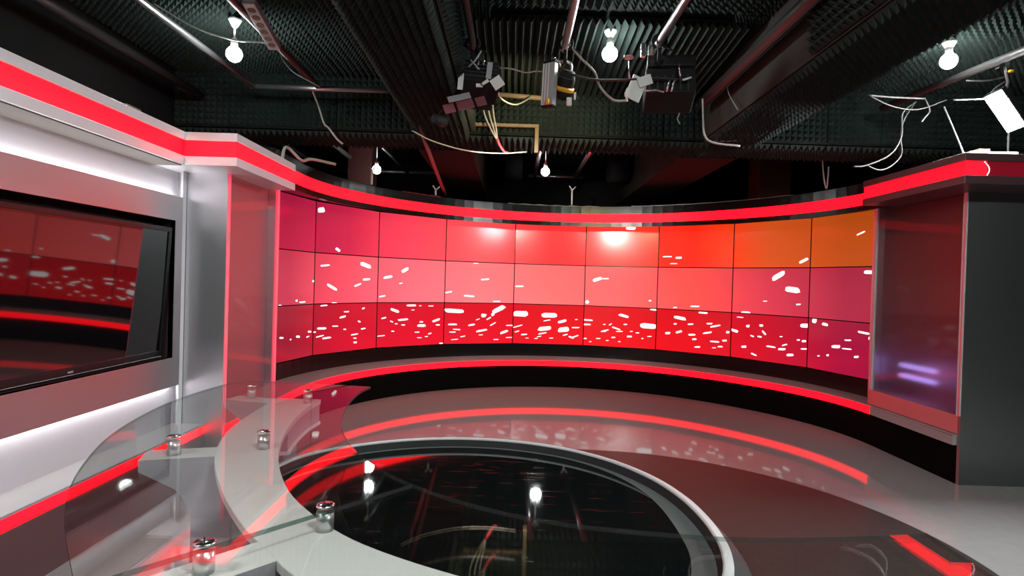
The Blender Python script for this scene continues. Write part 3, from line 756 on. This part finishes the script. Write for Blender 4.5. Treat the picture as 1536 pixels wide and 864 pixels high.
# radial brackets that carry the outer studs, each on a panel down to the floor
def arm(a, b_, w, reach):
    """a = outer tip, b_ = root at the counter (plan points)"""
    a = Vector((*a, 0)); r = Vector((*b_, 0)); d = (r - a).normalized(); n = Vector((-d.y, d.x, 0))
    Lh = (r - a).length
    m = MB()
    prof = [(0.0, cz1), (0.0, cz1 - 0.035), (0.10, cz0 + 0.02), (Lh - reach - 0.03, cz0), (Lh - reach, cz0 - 0.06), (Lh - reach, 0.0), (Lh + 0.05, 0.0), (Lh + 0.05, cz1)]
    for sgn in (1, -1):
        pts = [a + d * x + n * (w / 2 * sgn) + Vector((0, 0, z - 0.001)) for x, z in prof]
        m.poly(pts if sgn < 0 else list(reversed(pts)), 1)
    for i in range(len(prof)):
        j = (i + 1) % len(prof)
        q = [a + d * prof[i][0] + n * (w / 2) + Vector((0, 0, prof[i][1] - 0.001)), a + d * prof[j][0] + n * (w / 2) + Vector((0, 0, prof[j][1] - 0.001)),
             a + d * prof[j][0] - n * (w / 2) + Vector((0, 0, prof[j][1] - 0.001)), a + d * prof[i][0] - n * (w / 2) + Vector((0, 0, prof[i][1] - 0.001))]
        m.poly(q, 0 if i == len(prof) - 1 else 1)
    return m.build('bracket', [M['counter'], M['counter_side']], desk)
arm((-1.285, 2.765), (-1.03, 2.70), 0.10, 0.05)
arm((-1.135, 1.855), (-0.90, 1.93), 0.11, 0.10)
arm((-0.70, 1.00), (-0.50, 1.23), 0.11, 0.10)
arm((0.35, 0.60), (0.40, 0.88), 0.11, 0.10)
def stud(x, y):
    b = MB(); b.lathe([(0.0195, cz1), (0.0195, gz0 - 0.001)], (x, y, 0), 24)
    s = b.build('stud', M['stud'], desk)
    b = MB(); b.lathe([(0.0205, gz1 + 0.0002), (0.0205, gz1 + 0.003), (0.018, gz1 + 0.005), (0.001, gz1 + 0.005)], (x, y, 0), 24)
    b.build('stud_cap', M['chrome'], s)
    b = MB()
    for a in (0.5, 0.5 + math.pi / 2):
        T = Matrix.Translation((x, y, gz1 + 0.0052)) @ Matrix.Rotation(a, 4, 'Z')
        b.box(-0.017, 0.017, -0.0014, 0.0014, -0.0008, 0.0004, 0, T)
    b.build('slot', M['black'], s)
for p in ((-1.194, 2.764), (-.908, 2.691), (-1.049, 1.872), (-.804, 1.962), (-.408, 1.345), (-.576, 1.140), (0.37, 0.70), (0.45, 1.00)): stud(*p)

# ------------------------------------------------------------------ lamps
def bulb(label, x, y, zb, zc, w, group='bare bulbs hung from the ceiling', r=0.055):
    t = thing('light_bulb', label, 'lamp', (x, y, H + zc), group)
    b = MB(); b.lathe([(0.046, H + zc), (0.045, H + zc - 0.008), (0.020, H + zc - 0.05), (0.012, H + zc - 0.06)], (x, y, 0), 16); b.build('ceiling_rose', M['white'], t)
    zs = H + zb + r * 0.95
    b = MB(); b.lathe([(0.007, CEIL - 0.005), (0.007, zs + 0.055)], (x, y, 0), 8); b.build('stem', M['white'], t)
    b = MB(); b.lathe([(0.014, zs + 0.06), (0.024, zs + 0.045), (0.026, zs), (0.02, zs - 0.006)], (x, y, 0), 16); b.build('socket', M['white'], t)
    b = MB(); b.lathe([(0.020, zs)] + [(max(0.0005, r * math.sin(q)), H + zb + r * math.cos(q)) for q in [0.35 + (math.pi - 0.35) * k / 10 for k in range(11)]], (x, y, 0), 18); b.build('glass_bulb', M['bulb'], t)
    lamp('bulb_light', 'POINT', (x, y, H + zb), w, (0.93, 1.0, 0.98), t, r + 0.012)
    return t
bulb('bare lit bulb in a white holder over the silver set wall, beside the power strip', -2.02, 4.25, 1.555, 1.80, BULB_W)
bulb('bare lit bulb in a white holder between the two middle lighting tubes', 0.645, 4.25, 1.635, 1.80, BULB_W)
bulb('bare lit bulb above the steel pillar, half behind the foam beam', 3.05, 4.25, 1.655, 1.79, BULB_W)
bulb('small far bulb behind the cross beam, over the screens nearest the silver pillar', -1.765, 7.6, 1.372, 1.80, BULB_W * 0.3)
bulb('small far bulb in the U-shaped tube frame behind the cross beam', 0.38, 7.6, 1.41, 1.80, BULB_W * 0.3)
for x, l_ in ((-2.0, 'beside the set wall'), (0.65, 'over the curved counter'), (3.1, 'on the steel pillar side')): bulb('unseen bulb added above the news desk to light the counter, ' + l_, x, 0.2, 1.60, 1.80, BULB_ADDED_W)  # unseen bulbs added overhead to whiten the near counter

# ------------------------------------------------------------------ lighting tubes under the ceiling
def pipe(label, p0, p1, r=0.024, m='steel', name='lighting_tube', cat='tube', group='tubes of the lighting grid'):
    b = MB(); b.tube([p0, p1], r, 12)
    return tag(b.build(name, M[m]), label, cat, group)
PZ = H + 1.60
pipe('steel lighting tube crossing above the silver set wall towards the first bulb', (-2.25, 1.2, PZ), (-2.25, 5.09, PZ))
pipe('dark tube along the black side wall high above the set wall', (-2.86, 1.2, PZ), (-2.86, 5.40, PZ), 0.035, 'steel_dark')
pipe('tube carrying the power strip beside the first bulb', (-1.69, 1.2, PZ), (-1.69, 5.05, PZ), 0.024, 'steel_dark')
pipe('bright cross tube in front of the foam beam, joining two lighting tubes', (-2.28, 5.11, PZ), (-1.10, 5.11, PZ), 0.022)
pipe('tube beside the foam beam above the black studio lamp with flaps', (-0.315, 1.2, PZ), (-0.315, 4.1, PZ), 0.024, 'steel_dark')
pipe('shiny tube above the slim grey lamp with the yellow ring', (0.31, 1.2, PZ), (0.31, 4.10, PZ), 0.025)
pipe('shiny tube above the white-plated studio lamp', (0.92, 1.2, PZ), (0.92, 4.0, PZ), 0.025)
pipe('thick dark tube along the grey side of the beam', (1.60, 1.2, PZ), (1.58, 5.12, PZ - 0.02), 0.045, 'steel_dark')
pipe('dark tube carrying the bright LED panel above the steel pillar', (3.62, 1.2, PZ + 0.05), (3.17, 5.2, PZ), 0.028, 'steel_dark')
for x, m_, l_ in ((-2.85, 'steel_dark', 'dark far tube behind the cross beam, over the silver pillar'), (-2.22, 'steel', 'bright far tube behind the cross beam, nearest the silver pillar'),
             (-1.62, 'steel_dark', 'far tube behind the cross beam, next to the small far bulb'), (0.29, 'steel', 'far tube of the U-shaped frame, beside its bulb on the silver pillar side'),
             (0.90, 'steel', 'far tube of the U-shaped frame, beside its bulb on the grey beam side')):
    pipe(l_, (x, 6.12, PZ), (x, 9.0, PZ), 0.028, m_)
pipe('far cross tube closing the U-shaped frame behind the cross beam', (0.20, 9.0, PZ), (1.02, 9.0, PZ), 0.024)
pipe('far cross tube above the screens nearest the silver pillar', (-2.95, 9.0, PZ), (-1.1, 9.0, PZ), 0.024, 'steel')
# thin tubes and rods seen singly
pipe('long maroon rod slanting down to the curved header', at(612, 146, 4.6), at(668, 292, 7.9), 0.020, 'maroon', 'hanging_rod', 'rod', None)
pipe('tan tube lying level in front of the foam beam, behind the lamps', at(738, 141, 5.3), at(832, 149, 5.3), 0.022, 'wood', 'level_tube', 'tube', None)
pipe('thin white rod leaning on the top of the steel pillar', at(1416, 160, 4.45), Vector((3.36, 4.45, H + 0.990)), 0.006, 'cable_dim', 'thin_rod', 'rod', None)
pipe('thin grey rod standing on the steel pillar below the LED panel', at(1513, 196, 4.5), Vector((3.70, 4.5, H + 0.990)), 0.007, 'grey', 'thin_rod', 'rod', None)
# batten nailed to the beam face
b = MB(); b.box(-0.44, 0.20, 5.39, 5.43, H + 1.395, H + 1.425); b.box(0.165, 0.20, 5.39, 5.43, H + 1.17, H + 1.395)
tag(b.build('wooden_batten', M['wood'], bevel=0.004), 'pale wooden batten on the lower edge of the foam beam', 'batten')
b = MB(); b.box(3.02, 3.42, 7.4, 7.75, H + 1.13, CEIL)
tag(b.build('hanging_box', M['gloom_red'], bevel=0.01), 'dark maroon box hanging in the gloom above the orange screens', 'box')
b = MB(); b.box(-2.25, -1.92, 8.0, 8.3, H + 1.08, CEIL)
tag(b.build('dark_column', M['gloom_red'], bevel=0.01), 'dark maroon column behind the cross beam beside the small far bulb', 'column')
# duct curves in the far bay
for x0, x1, l_ in ((-0.42, 0.12, 'black rounded duct behind the cross beam near the wooden batten'), (1.05, 1.62, 'black rounded duct behind the cross beam beside the grey beam')):
    b = MB(); b.tube([(x0 + 0.28, 8.6, CEIL - 0.2), (x1 - 0.02, 8.6, CEIL - 0.2)], 0.20, 20)
    tag(b.build('air_duct', M['dark']), l_, 'duct', 'black ducts behind the cross beam')

# ------------------------------------------------------------------ power strip and small things on the headers
ps = thing('power_strip', 'grey multi-socket power strip strapped to a ceiling tube beside the first bulb', 'power strip', at(388, 38, 3.95))
c = at(388, 38, 3.80) + Vector((0.025, 0, 0))
R = Matrix.Translation(c) @ Matrix.Rotation(math.radians(4), 4, 'Z') @ Matrix.Rotation(math.radians(-10), 4, 'X')
b = MB(); b.box(-0.038, 0.038, -0.25, 0.25, -0.022, 0.022, 0, R); b.build('housing', M['grey'], ps, bevel=0.004)
for k in range(6):
    y = -0.19 + 0.075 * k
    b = MB(); b.lathe([(0.024, -0.0235), (0.024, -0.026), (0.020, -0.026), (0.017, -0.0225)], (0, y, 0), 14)
    for v in b.bm.verts: v.co = R @ v.co
    b.build('socket', M['wood'], ps)
for p, sx, l_ in (((-2.24, 3.10, H + 0.914), 0.10, 'small plywood offcut on the silver header, nearer the camera'), ((-2.22, 3.42, H + 0.914), 0.13, 'small plywood offcut on the silver header, nearer the pillar')):
    b = MB(); b.box(p[0] - 0.02, p[0] + 0.03, p[1] - sx / 2, p[1] + sx / 2, p[2] + 0.0005, p[2] + 0.022)
    tag(b.build('wood_offcut', M['wood'], bevel=0.002), l_, 'offcut', 'plywood offcuts on the silver header')
dv = thing('flat_device', 'flat white device lying on top of the steel pillar header', 'device', (3.42, 4.4, H + 0.989))
b = MB(); b.box(3.22, 3.50, 4.24, 4.62, H + 0.9895, H + 1.022); b.build('casing', M['white'], dv, bevel=0.004)
b = MB(); b.box(3.50, 3.58, 4.26, 4.50, H + 0.9895, H + 1.03); b.build('plug', M['grey'], dv, bevel=0.004)
b = MB(); b.box(3.36, 3.44, 4.34, 4.44, H + 1.0225, H + 1.065); tag(b.build('small_box', M['wood'], bevel=0.003), 'small tan box standing on the flat white device', 'box')

def hdr_pt(px, py_, Y): return at(px, py_, Y)
def post(label, p0, p1, r=0.012, m='white'):
    t = thing('header_clamp', label, 'clamp', p0, 'clamps standing on the curved header')
    b = MB(); b.tube([p0, p1], r, 10); b.build('post', M[m], t)
    b = MB(); b.lathe([(r * 2.2, 0), (r * 2.2, 0.03), (r * 1.3, 0.035)], p0, 12); b.build('foot', M['black'], t)
    d = Vector((0.05, 0, 0.05))
    b = MB(); b.tube([Vector(p1), Vector(p1) + d], r * .7, 8); b.tube([Vector(p1), Vector(p1) + Vector((-0.04, 0, 0.06))], r * .7, 8); b.build('fork', M[m], t)
ZH = H + 1.055
def on_header(a, off=0.12): return Vector((VC[0] + (rad(a) + off) * math.sin(a), VC[1] + (rad(a) + off) * math.cos(a), ZH))
for a, h_, l_ in ((-1.02, 0.20, 'slim white post clamped on the curved header beside the silver pillar'), (-0.66, 0.10, 'white forked clamp on the curved header before the far bulb'), (0.055, 0.24, 'tall white post with black connectors at the middle of the curved header')):
    p = on_header(a); post(l_, p, p + Vector((0, 0, h_)))

# ------------------------------------------------------------------ cables
def cable(label, pts, r=0.007, m='cable_white', group=None, ends=None):
    b = MB(); b.tube(smooth_path(pts, 6), r, 6)
    return tag(b.build('cable', M[m]), label, 'cable', group)
def px(Y, *pp): return [at(x, y, Y) for x, y in pp]
cable('white cable drooping across the ceiling past the first bulb', px(4.1, (225, 2), (290, 40), (350, 60), (405, 66), (432, 90)), 0.006)
cable('dark cable hanging from the power strip down to the cross tube', px(4.7, (415, 68), (425, 90), (440, 108), (470, 125), (482, 132)), 0.007, 'cable_black')
cable('grey cable dropping from the cross tube over the foam beam', [Vector((-1.76, 5.11, PZ))] + px(5.3, (478, 160), (486, 185), (493, 192), (505, 208), (514, 216)), 0.009)
cable('white cable swinging from the yellow-ringed lamp to the white-plated lamp', px(4.0, (853, 66), (872, 88), (892, 108), (900, 130), (920, 150), (941, 151)), 0.008)
cable('black cable slung between the yellow-ringed lamp and the white-plated lamp', px(3.95, (858, 112), (890, 119), (930, 120), (985, 117), (1020, 119)), 0.008, 'cable_black')
cable('looped white cable below the black lamp with flaps', [at(744, 130, 4.2), at(752, 148, 4.5), at(772, 157, 4.8), at(790, 150, 5.1), at(797, 143, 5.28)], 0.006)
cable('pale wire running level behind the black lamp with flaps', px(4.2, (736, 101), (765, 103), (788, 109), (803, 107), (819, 108)), 0.005)
for k, dx in enumerate((0, 8, 15)):
    cable(['pale cable nearest the black lamp, falling to the red connector', 'middle pale cable of three falling to the red connector', 'pale cable nearest the batten end, falling to the red connector'][k], px(5.3, (724 + dx, 150 + 3 * k), (727 + dx * 0.9, 172), (737 + dx * 0.5, 195), (746, 210)), 0.008, 'cable_white')
cable('short red cable end hanging below the foam beam', px(5.3, (746, 208), (750, 218), (757, 228), (762, 229)), 0.013, 'cable_red')
cable('long thin cable sagging under the foam beam from the maroon rod', px(5.2, (618, 196), (650, 212), (700, 226), (750, 230), (790, 228)), 0.006, 'cable_white')
cable('white cable looped around the end of the grey beam', px(4.9, (1054, 148), (1055, 180), (1057, 203), (1070, 214), (1110, 219)), 0.009)
cable('white cable lying along the lower edge of the foam beam', px(5.3, (1072, 211), (1100, 211), (1140, 206), (1160, 198)), 0.008)
cable('thin wire hanging down the grey side of the beam', [at(1090, 118, 4.68), at(1093, 140, 4.65), at(1107, 165, 4.46)], 0.004)
cable('grey cable sagging under the foam beam near the grey beam', px(5.0, (1118, 178), (1140, 183), (1165, 178), (1190, 172)), 0.006)
cable('upper cable of the bundle strung towards the LED panel', px(4.6, (1302, 143), (1340, 146), (1388, 148)), 0.007, 'cable_dim')
cable('sagging cable of the bundle strung towards the LED panel', px(4.6, (1304, 144), (1340, 160), (1378, 164), (1420, 150)), 0.005, 'cable_dim')
cable('white cable falling in a long curve beside the steel pillar header', px(4.7, (1374, 153), (1354, 170), (1352, 205), (1335, 232), (1300, 248), (1280, 250)), 0.006, 'cable_dim')
cable('second white cable falling and looping back beside the steel pillar header', px(4.75, (1372, 154), (1356, 180), (1351, 205), (1352, 232), (1335, 250), (1318, 255), (1300, 248)), 0.006, 'cable_dim')
cable('short hooked cable with a plug under the bundle', px(4.6, (1388, 149), (1393, 160), (1394, 168), (1386, 178), (1382, 183)), 0.006, 'cable_dim')
cable('thin cable from the bundle to the LED panel', px(4.25, (1430, 150), (1455, 149), (1478, 147), (1492, 133), (1508, 122)), 0.005, 'cable_dim')
cable('thin cable along the tube to the LED panel clamp', px(4.3, (1450, 121), (1480, 121), (1510, 115)), 0.006, 'cable_dim')
cable('chain of pale wire hanging by the foam beam below the white-plated lamp', px(5.2, (1017, 158), (1019, 170), (1016, 178), (1020, 186)), 0.006, 'cable_white')
cable('pale wire hanging over the orange screens', [Vector((3.14, 6.05, H + 1.36))] + px(6.1, (1234, 240), (1236, 268), (1240, 282), (1243, 250)), 0.008)
cable('tangle of white cable on the end of the silver pillar header', [(-1.96, 5.0, H + 0.93), (-1.98, 5.15, H + 1.10), (-1.90, 5.3, H + 1.02), (-1.86, 5.45, H + 1.062), (-1.72, 5.7, H + 1.07)], 0.014, 'cable_white')
cable('red and white cable lying along the curved header', [on_header(-0.86 + 0.02 * k, 0.06 + 0.03 * (k % 2)) + Vector((0, 0, 0.012)) for k in range(12)], 0.010, 'cable_red')
cable('white cable lying along the middle of the curved header', [on_header(-0.28 + 0.028 * k, 0.04 + 0.03 * (k % 3)) + Vector((0, 0, 0.010)) for k in range(18)], 0.009, 'cable_white')
cable('dark cable lying along the curved header under the orange screens', [on_header(0.36 + 0.06 * k, 0.05 + 0.02 * (k % 2)) + Vector((0, 0, 0.010)) for k in range(14)], 0.009, 'grey')

# ------------------------------------------------------------------ studio lamps
def clamp(t, p, m='black'):
    """hook clamp around a tube at p"""
    p = Vector(p)
    b = MB(); b.tube([p + Vector((0, 0.0, 0)) + Vector((0.045 * math.cos(q), 0, 0.045 * math.sin(q))) for q in [math.radians(k) for k in range(-60, 241, 30)]], 0.011, 8)
    b.tube([p + Vector((0, 0, -0.045)), p + Vector((0, 0, -0.13))], 0.012, 8)
    b.tube([p + Vector((0.04, 0, -0.03)), p + Vector((0.10, 0, -0.06))], 0.007, 8)
    b.build('clamp', M[m], t)
def yoke(t, c, R, w, h, m='black'):
    b = MB()
    q = [Vector((-w, 0, 0)), Vector((-w, 0, h)), Vector((w, 0, h)), Vector((w, 0, 0))]
    for a_, b_ in zip(q, q[1:]):
        b.tube([c + R @ a_, c + R @ b_], 0.009, 6)
    b.build('yoke', M[m], t)
def rot(x, y, z): return (Matrix.Rotation(math.radians(z), 3, 'Z') @ Matrix.Rotation(math.radians(y), 3, 'Y') @ Matrix.Rotation(math.radians(x), 3, 'X'))

# black lamp with barn doors
c = Vector((-0.27, 4.2, H + 1.40))
t = thing('studio_lamp', 'black studio lamp with maroon flaps and white tags under the tube by the foam beam', 'studio lamp', c)
R = rot(-28, 0, 12); R4 = Matrix.Translation(c) @ R.to_4x4()
b = MB(); b.box(-0.13, 0.13, -0.10, 0.12, -0.10, 0.10, 0, R4); b.box(-0.11, 0.11, 0.12, 0.20, -0.08, 0.08, 0, R4); b.build('body', M['black'], t, bevel=0.01)
b = MB()
for k in range(5): b.box(-0.12, 0.12, -0.115, -0.10, -0.08 + 0.036 * k, -0.066 + 0.036 * k, 0, R4)
b.build('cooling_fins', M['steel_dark'], t)
yoke(t, c, R, 0.14, 0.13)
clamp(t, (-0.315, 4.05, PZ))
Rf = Matrix.Translation(c + Vector((-0.10, -0.05, -0.20))) @ rot(-20, -18, 14).to_4x4()
for k, (x0, x1) in enumerate(((-0.15, -0.075), (-0.055, 0.06), (0.08, 0.15))):
    b = MB(); b.box(x0, x1, -0.05, -0.042, -0.05, 0.02, 0, Rf); b.build('flap', M['maroon'], t, bevel=0.002)
b = MB(); b.box(-0.10, 0.06, -0.05, -0.04, 0.03, 0.075, 0, Rf); b.build('flap_holder', M['grey'], t, bevel=0.002)
for (x, y, w, h, a) in ((691, 122, .018, .055, 4), (746, 124, .038, .038, -35), (734, 106, .018, .055, 6), (727, 124, .030, .010, -35), (719, 128, .022, .012, 0)):
    q = at(x, y, 4.02); Rt = Matrix.Translation(q) @ rot(0, a, 0).to_4x4()
    b = MB(); b.box(-w, w, -0.003, 0.003, -h, h, 0, Rt); b.build('white_tag', M['white'] if x != 734 else M['grey'], t)
for pts in (((722, 76), (712, 92), (703, 100)), ((706, 90), (715, 100), (718, 104))):
    b = MB(); b.tube([at(x, y, 4.03) for x, y in pts], 0.006, 6); b.build('wire', M['grey'], t)
for pts in (((719, 78), (718, 92), (717, 98)), ((725, 76), (726, 90), (725, 98))):
    b = MB(); b.tube([at(x, y, 4.05) for x, y in pts], 0.007, 6); b.build('bolt', M['chrome'], t)

# slim grey lamp
c = at(825, 127, 4.1)
t = thing('studio_lamp', 'slim grey upright lamp seen edge-on under the shiny tube', 'studio lamp', c)
R4 = Matrix.Translation(c) @ rot(0, 2, -38).to_4x4()
b = MB(); b.box(-0.045, 0.045, -0.022, 0.022, -0.145, 0.145, 0, R4); b.build('housing', M['grey'], t, bevel=0.005)
for k in range(3):
    b = MB(); b.box(-0.046 + 0.022 * k, -0.040 + 0.022 * k, -0.030, -0.0225, -0.14, 0.14, 0, R4); b.build('fin', M['white'], t)
for z in (-0.155, 0.146):
    b = MB(); b.box(-0.05, 0.05, -0.026, 0.026, z, z + 0.012, 0, R4); b.build('end_cap', M['black'], t, bevel=0.003)
b = MB(); b.tube([c + Vector((0, 0, 0.155)), c + Vector((0.03, 0, 0.19)), Vector((0.29, 4.1, PZ - 0.12))], 0.007, 8); b.build('hanger', M['chrome'], t)
b = MB(); b.lathe([(0.012, -0.02), (0.016, 0), (0.012, 0.02)], at(821, 152, 4.05), 10); b.build('knob', M['yellow'], t)

# black fresnel lamp with yellow ring
c = at(848, 128, 4.15)
t = thing('studio_lamp', 'round black lamp with a bright yellow ring, next to the slim grey lamp', 'studio lamp', c)
Rr = rot(25, 12, 0); R4 = Rr.to_4x4()
b = MB(); b.lathe([(0.035, 0.10), (0.052, 0.085), (0.058, 0.03), (0.058, -0.06), (0.045, -0.09), (0.03, -0.10)], c, 20, 0, R4); b.build('body', M['black'], t)
b = MB(); b.lathe([(0.0595, -0.012), (0.066, -0.008), (0.066, -0.036), (0.0595, -0.040)], c, 24, 0, R4); b.build('yellow_ring', M['yellow'], t)
b = MB(); b.lathe([(0.040, 0.088), (0.050, 0.08), (0.050, 0.055), (0.058, 0.05)], c, 20, 0, R4); b.build('collar', M['grey'], t)
b = MB(); b.tube(smooth_path([c + Vector((0.03, 0, 0.07)), c + Vector((0.035, 0, 0.14)), c + Vector((-0.0, 0, 0.165)), c + Vector((-0.06, 0, 0.16))], 5), 0.012, 8); b.build('bracket', M['steel'], t)
b = MB(); b.box(c.x + 0.01, c.x + 0.045, c.y - 0.03, c.y + 0.0, c.z - 0.145, c.z - 0.09); b.build('handle', M['white'], t, bevel=0.004)
b = MB(); b.box(c.x + 0.06, c.x + 0.075, c.y - 0.02, c.y + 0.0, c.z - 0.10, c.z - 0.05); b.build('lever', M['white'], t, bevel=0.003)
clamp(t, (0.31, 4.0, PZ))
lamp('warm_beam', 'SPOT', c + Vector((-0.05, 0.09, -0.08)), 80, (1.0, 0.80, 0.42), t, 0.03, (math.radians(84), 0, math.radians(16)), math.radians(110))

# white-plated lamp with black body
c = Vector((1.0, 4.1, H + 1.36))
t = thing('studio_lamp', 'large black lamp with white side plates under the third shiny tube', 'studio lamp', c)
R = rot(-18, 0, -8); R4 = Matrix.Translation(c) @ R.to_4x4()
b = MB(); b.box(-0.13, 0.20, -0.09, 0.16, -0.10, 0.09, 0, R4); b.build('body', M['black'], t, bevel=0.01)
b = MB(); b.box(-0.12, 0.20, -0.11, 0.14, 0.095, 0.18, 0, R4); b.build('upper_hood', M['black'], t, bevel=0.008)
b = MB()
for k in range(6): b.box(-0.11 + 0.05 * k, -0.098 + 0.05 * k, -0.108, -0.091, -0.09, 0.02, 0, R4)
b.build('cooling_fins', M['steel_dark'], t)
Rp = Matrix.Translation(at(955, 132, 3.96)) @ rot(0, 22, 8).to_4x4()
b = MB(); b.box(-0.055, 0.05, -0.006, 0.006, -0.085, 0.075, 0, Rp); b.build('side_plate', M['white'], t, bevel=0.003)
Rp = Matrix.Translation(at(967, 122, 3.94)) @ rot(0, -20, 0).to_4x4()
b = MB(); b.box(-0.045, 0.05, -0.005, 0.005, -0.03, 0.035, 0, Rp); b.build('front_plate', M['white'], t, bevel=0.003)
for pts, m_ in ((((941, 152), (938, 140), (942, 132)), 'white'), (((944, 92), (944, 118)), 'chrome'), (((1019, 94), (1020, 115)), 'chrome'), (((1000, 137), (1004, 121), (1008, 119)), 'chrome'), (((1007, 137), (1011, 122), (1014, 120)), 'chrome'), (((1024, 120), (1037, 116)), 'white'), (((968, 136), (985, 135), (996, 138)), 'chrome')):
    b = MB(); b.tube([at(x, y, 3.93) for x, y in pts], 0.007, 6); b.build('bracket', M[m_], t)
b = MB(); b.lathe([(0.035, 0.0), (0.03, 0.012), (0.006, 0.018)], at(943, 87, 3.95), 14); b.build('dial', M['grey'], t)
clamp(t, (0.92, 3.93, PZ))
b = MB(); b.tube([(0.92, 3.93, PZ - 0.12), (0.95, 4.0, H + 1.50)], 0.016, 8); b.build('spigot', M['black'], t)
b = MB(); b.box(0.80, 0.83, 3.92, 3.95, PZ - 0.10, PZ - 0.01); b.box(0.85, 0.88, 3.93, 3.95, PZ - 0.09, PZ - 0.02); b.build('clip', M['chrome'], t, bevel=0.003)

# bright LED panel over the steel pillar
c = at(1507, 167, 4.20)
t = thing('led_panel_lamp', 'tilted rectangular LED panel shining white above the steel pillar', 'studio lamp', c)
nf = Vector((-0.90, -0.30, -0.667)).normalized()
lf = Vector((0.174, 0.0, -0.235)).normalized()
nf = (nf - lf * nf.dot(lf)).normalized()
sf = lf.cross(nf)
Rl = Matrix((sf, -nf, -lf)).transposed(); R4 = Matrix.Translation(c) @ Rl.to_4x4()
b = MB(); b.box(-0.069, 0.069, 0.0, 0.045, -0.158, 0.158, 0, R4); b.build('housing', M['black'], t, bevel=0.005)
b = MB(); b.box(-0.060, 0.060, -0.004, 0.002, -0.147, 0.147, 0, R4); b.build('light_face', M['panel_light'], t)
b = MB(); b.tube([c + Rl @ Vector((0, 0.045, 0.0)), c + Rl @ Vector((0, 0.10, 0.10)), at(1512, 122, 4.20), at(1507, 100, 4.15)], 0.010, 8); b.build('stem', M['steel'], t)
q = at(1507, 97, 4.15)
b = MB(); b.box(q.x - 0.05, q.x - 0.03, q.y - 0.02, q.y + 0.02, q.z - 0.03, q.z + 0.04); b.box(q.x + 0.02, q.x + 0.035, q.y - 0.02, q.y + 0.02, q.z - 0.03, q.z + 0.03)
b.tube([q + Vector((-0.03, 0, 0.05)), q + Vector((0, 0, 0.065)), q + Vector((0.03, 0, 0.045))], 0.012, 8); b.build('clamp', M['chrome'], t)
b = MB(); b.lathe([(0.016, -0.008), (0.018, 0.0), (0.016, 0.008)], q + Vector((0.02, -0.03, -0.055)), 14); b.build('knob', M['yellow'], t)

# accent head under the black lamp, aimed at the displays
x, y, z = -0.55, 4.24, H + 1.13
lamp_o = bpy.data.objects['studio_lamp']
Q = Matrix.Rotation(math.radians(-25), 4, 'Z') @ Matrix.Rotation(math.radians(-82), 4, 'X')
b = MB(); b.lathe([(0.020, -0.07), (0.034, -0.06), (0.038, 0.0), (0.046, 0.05), (0.040, 0.052), (0.036, 0.03)], (x, y, z), 18, 0, Q); b.build('accent_head', M['black'], lamp_o)
b = MB(); b.tube([(x, y - 0.02, z + 0.035), (x + 0.10, y - 0.04, z + 0.14), (x + 0.20, y - 0.04, z + 0.22)], 0.008, 8); b.build('accent_arm', M['black'], lamp_o)
lamp('accent_beam', 'SPOT', (x + 0.035, y + 0.075, z - 0.01), 230, (1.0, 0.93, 0.84), lamp_o, 0.045, (math.radians(80), 0, math.radians(-25)), math.radians(42))
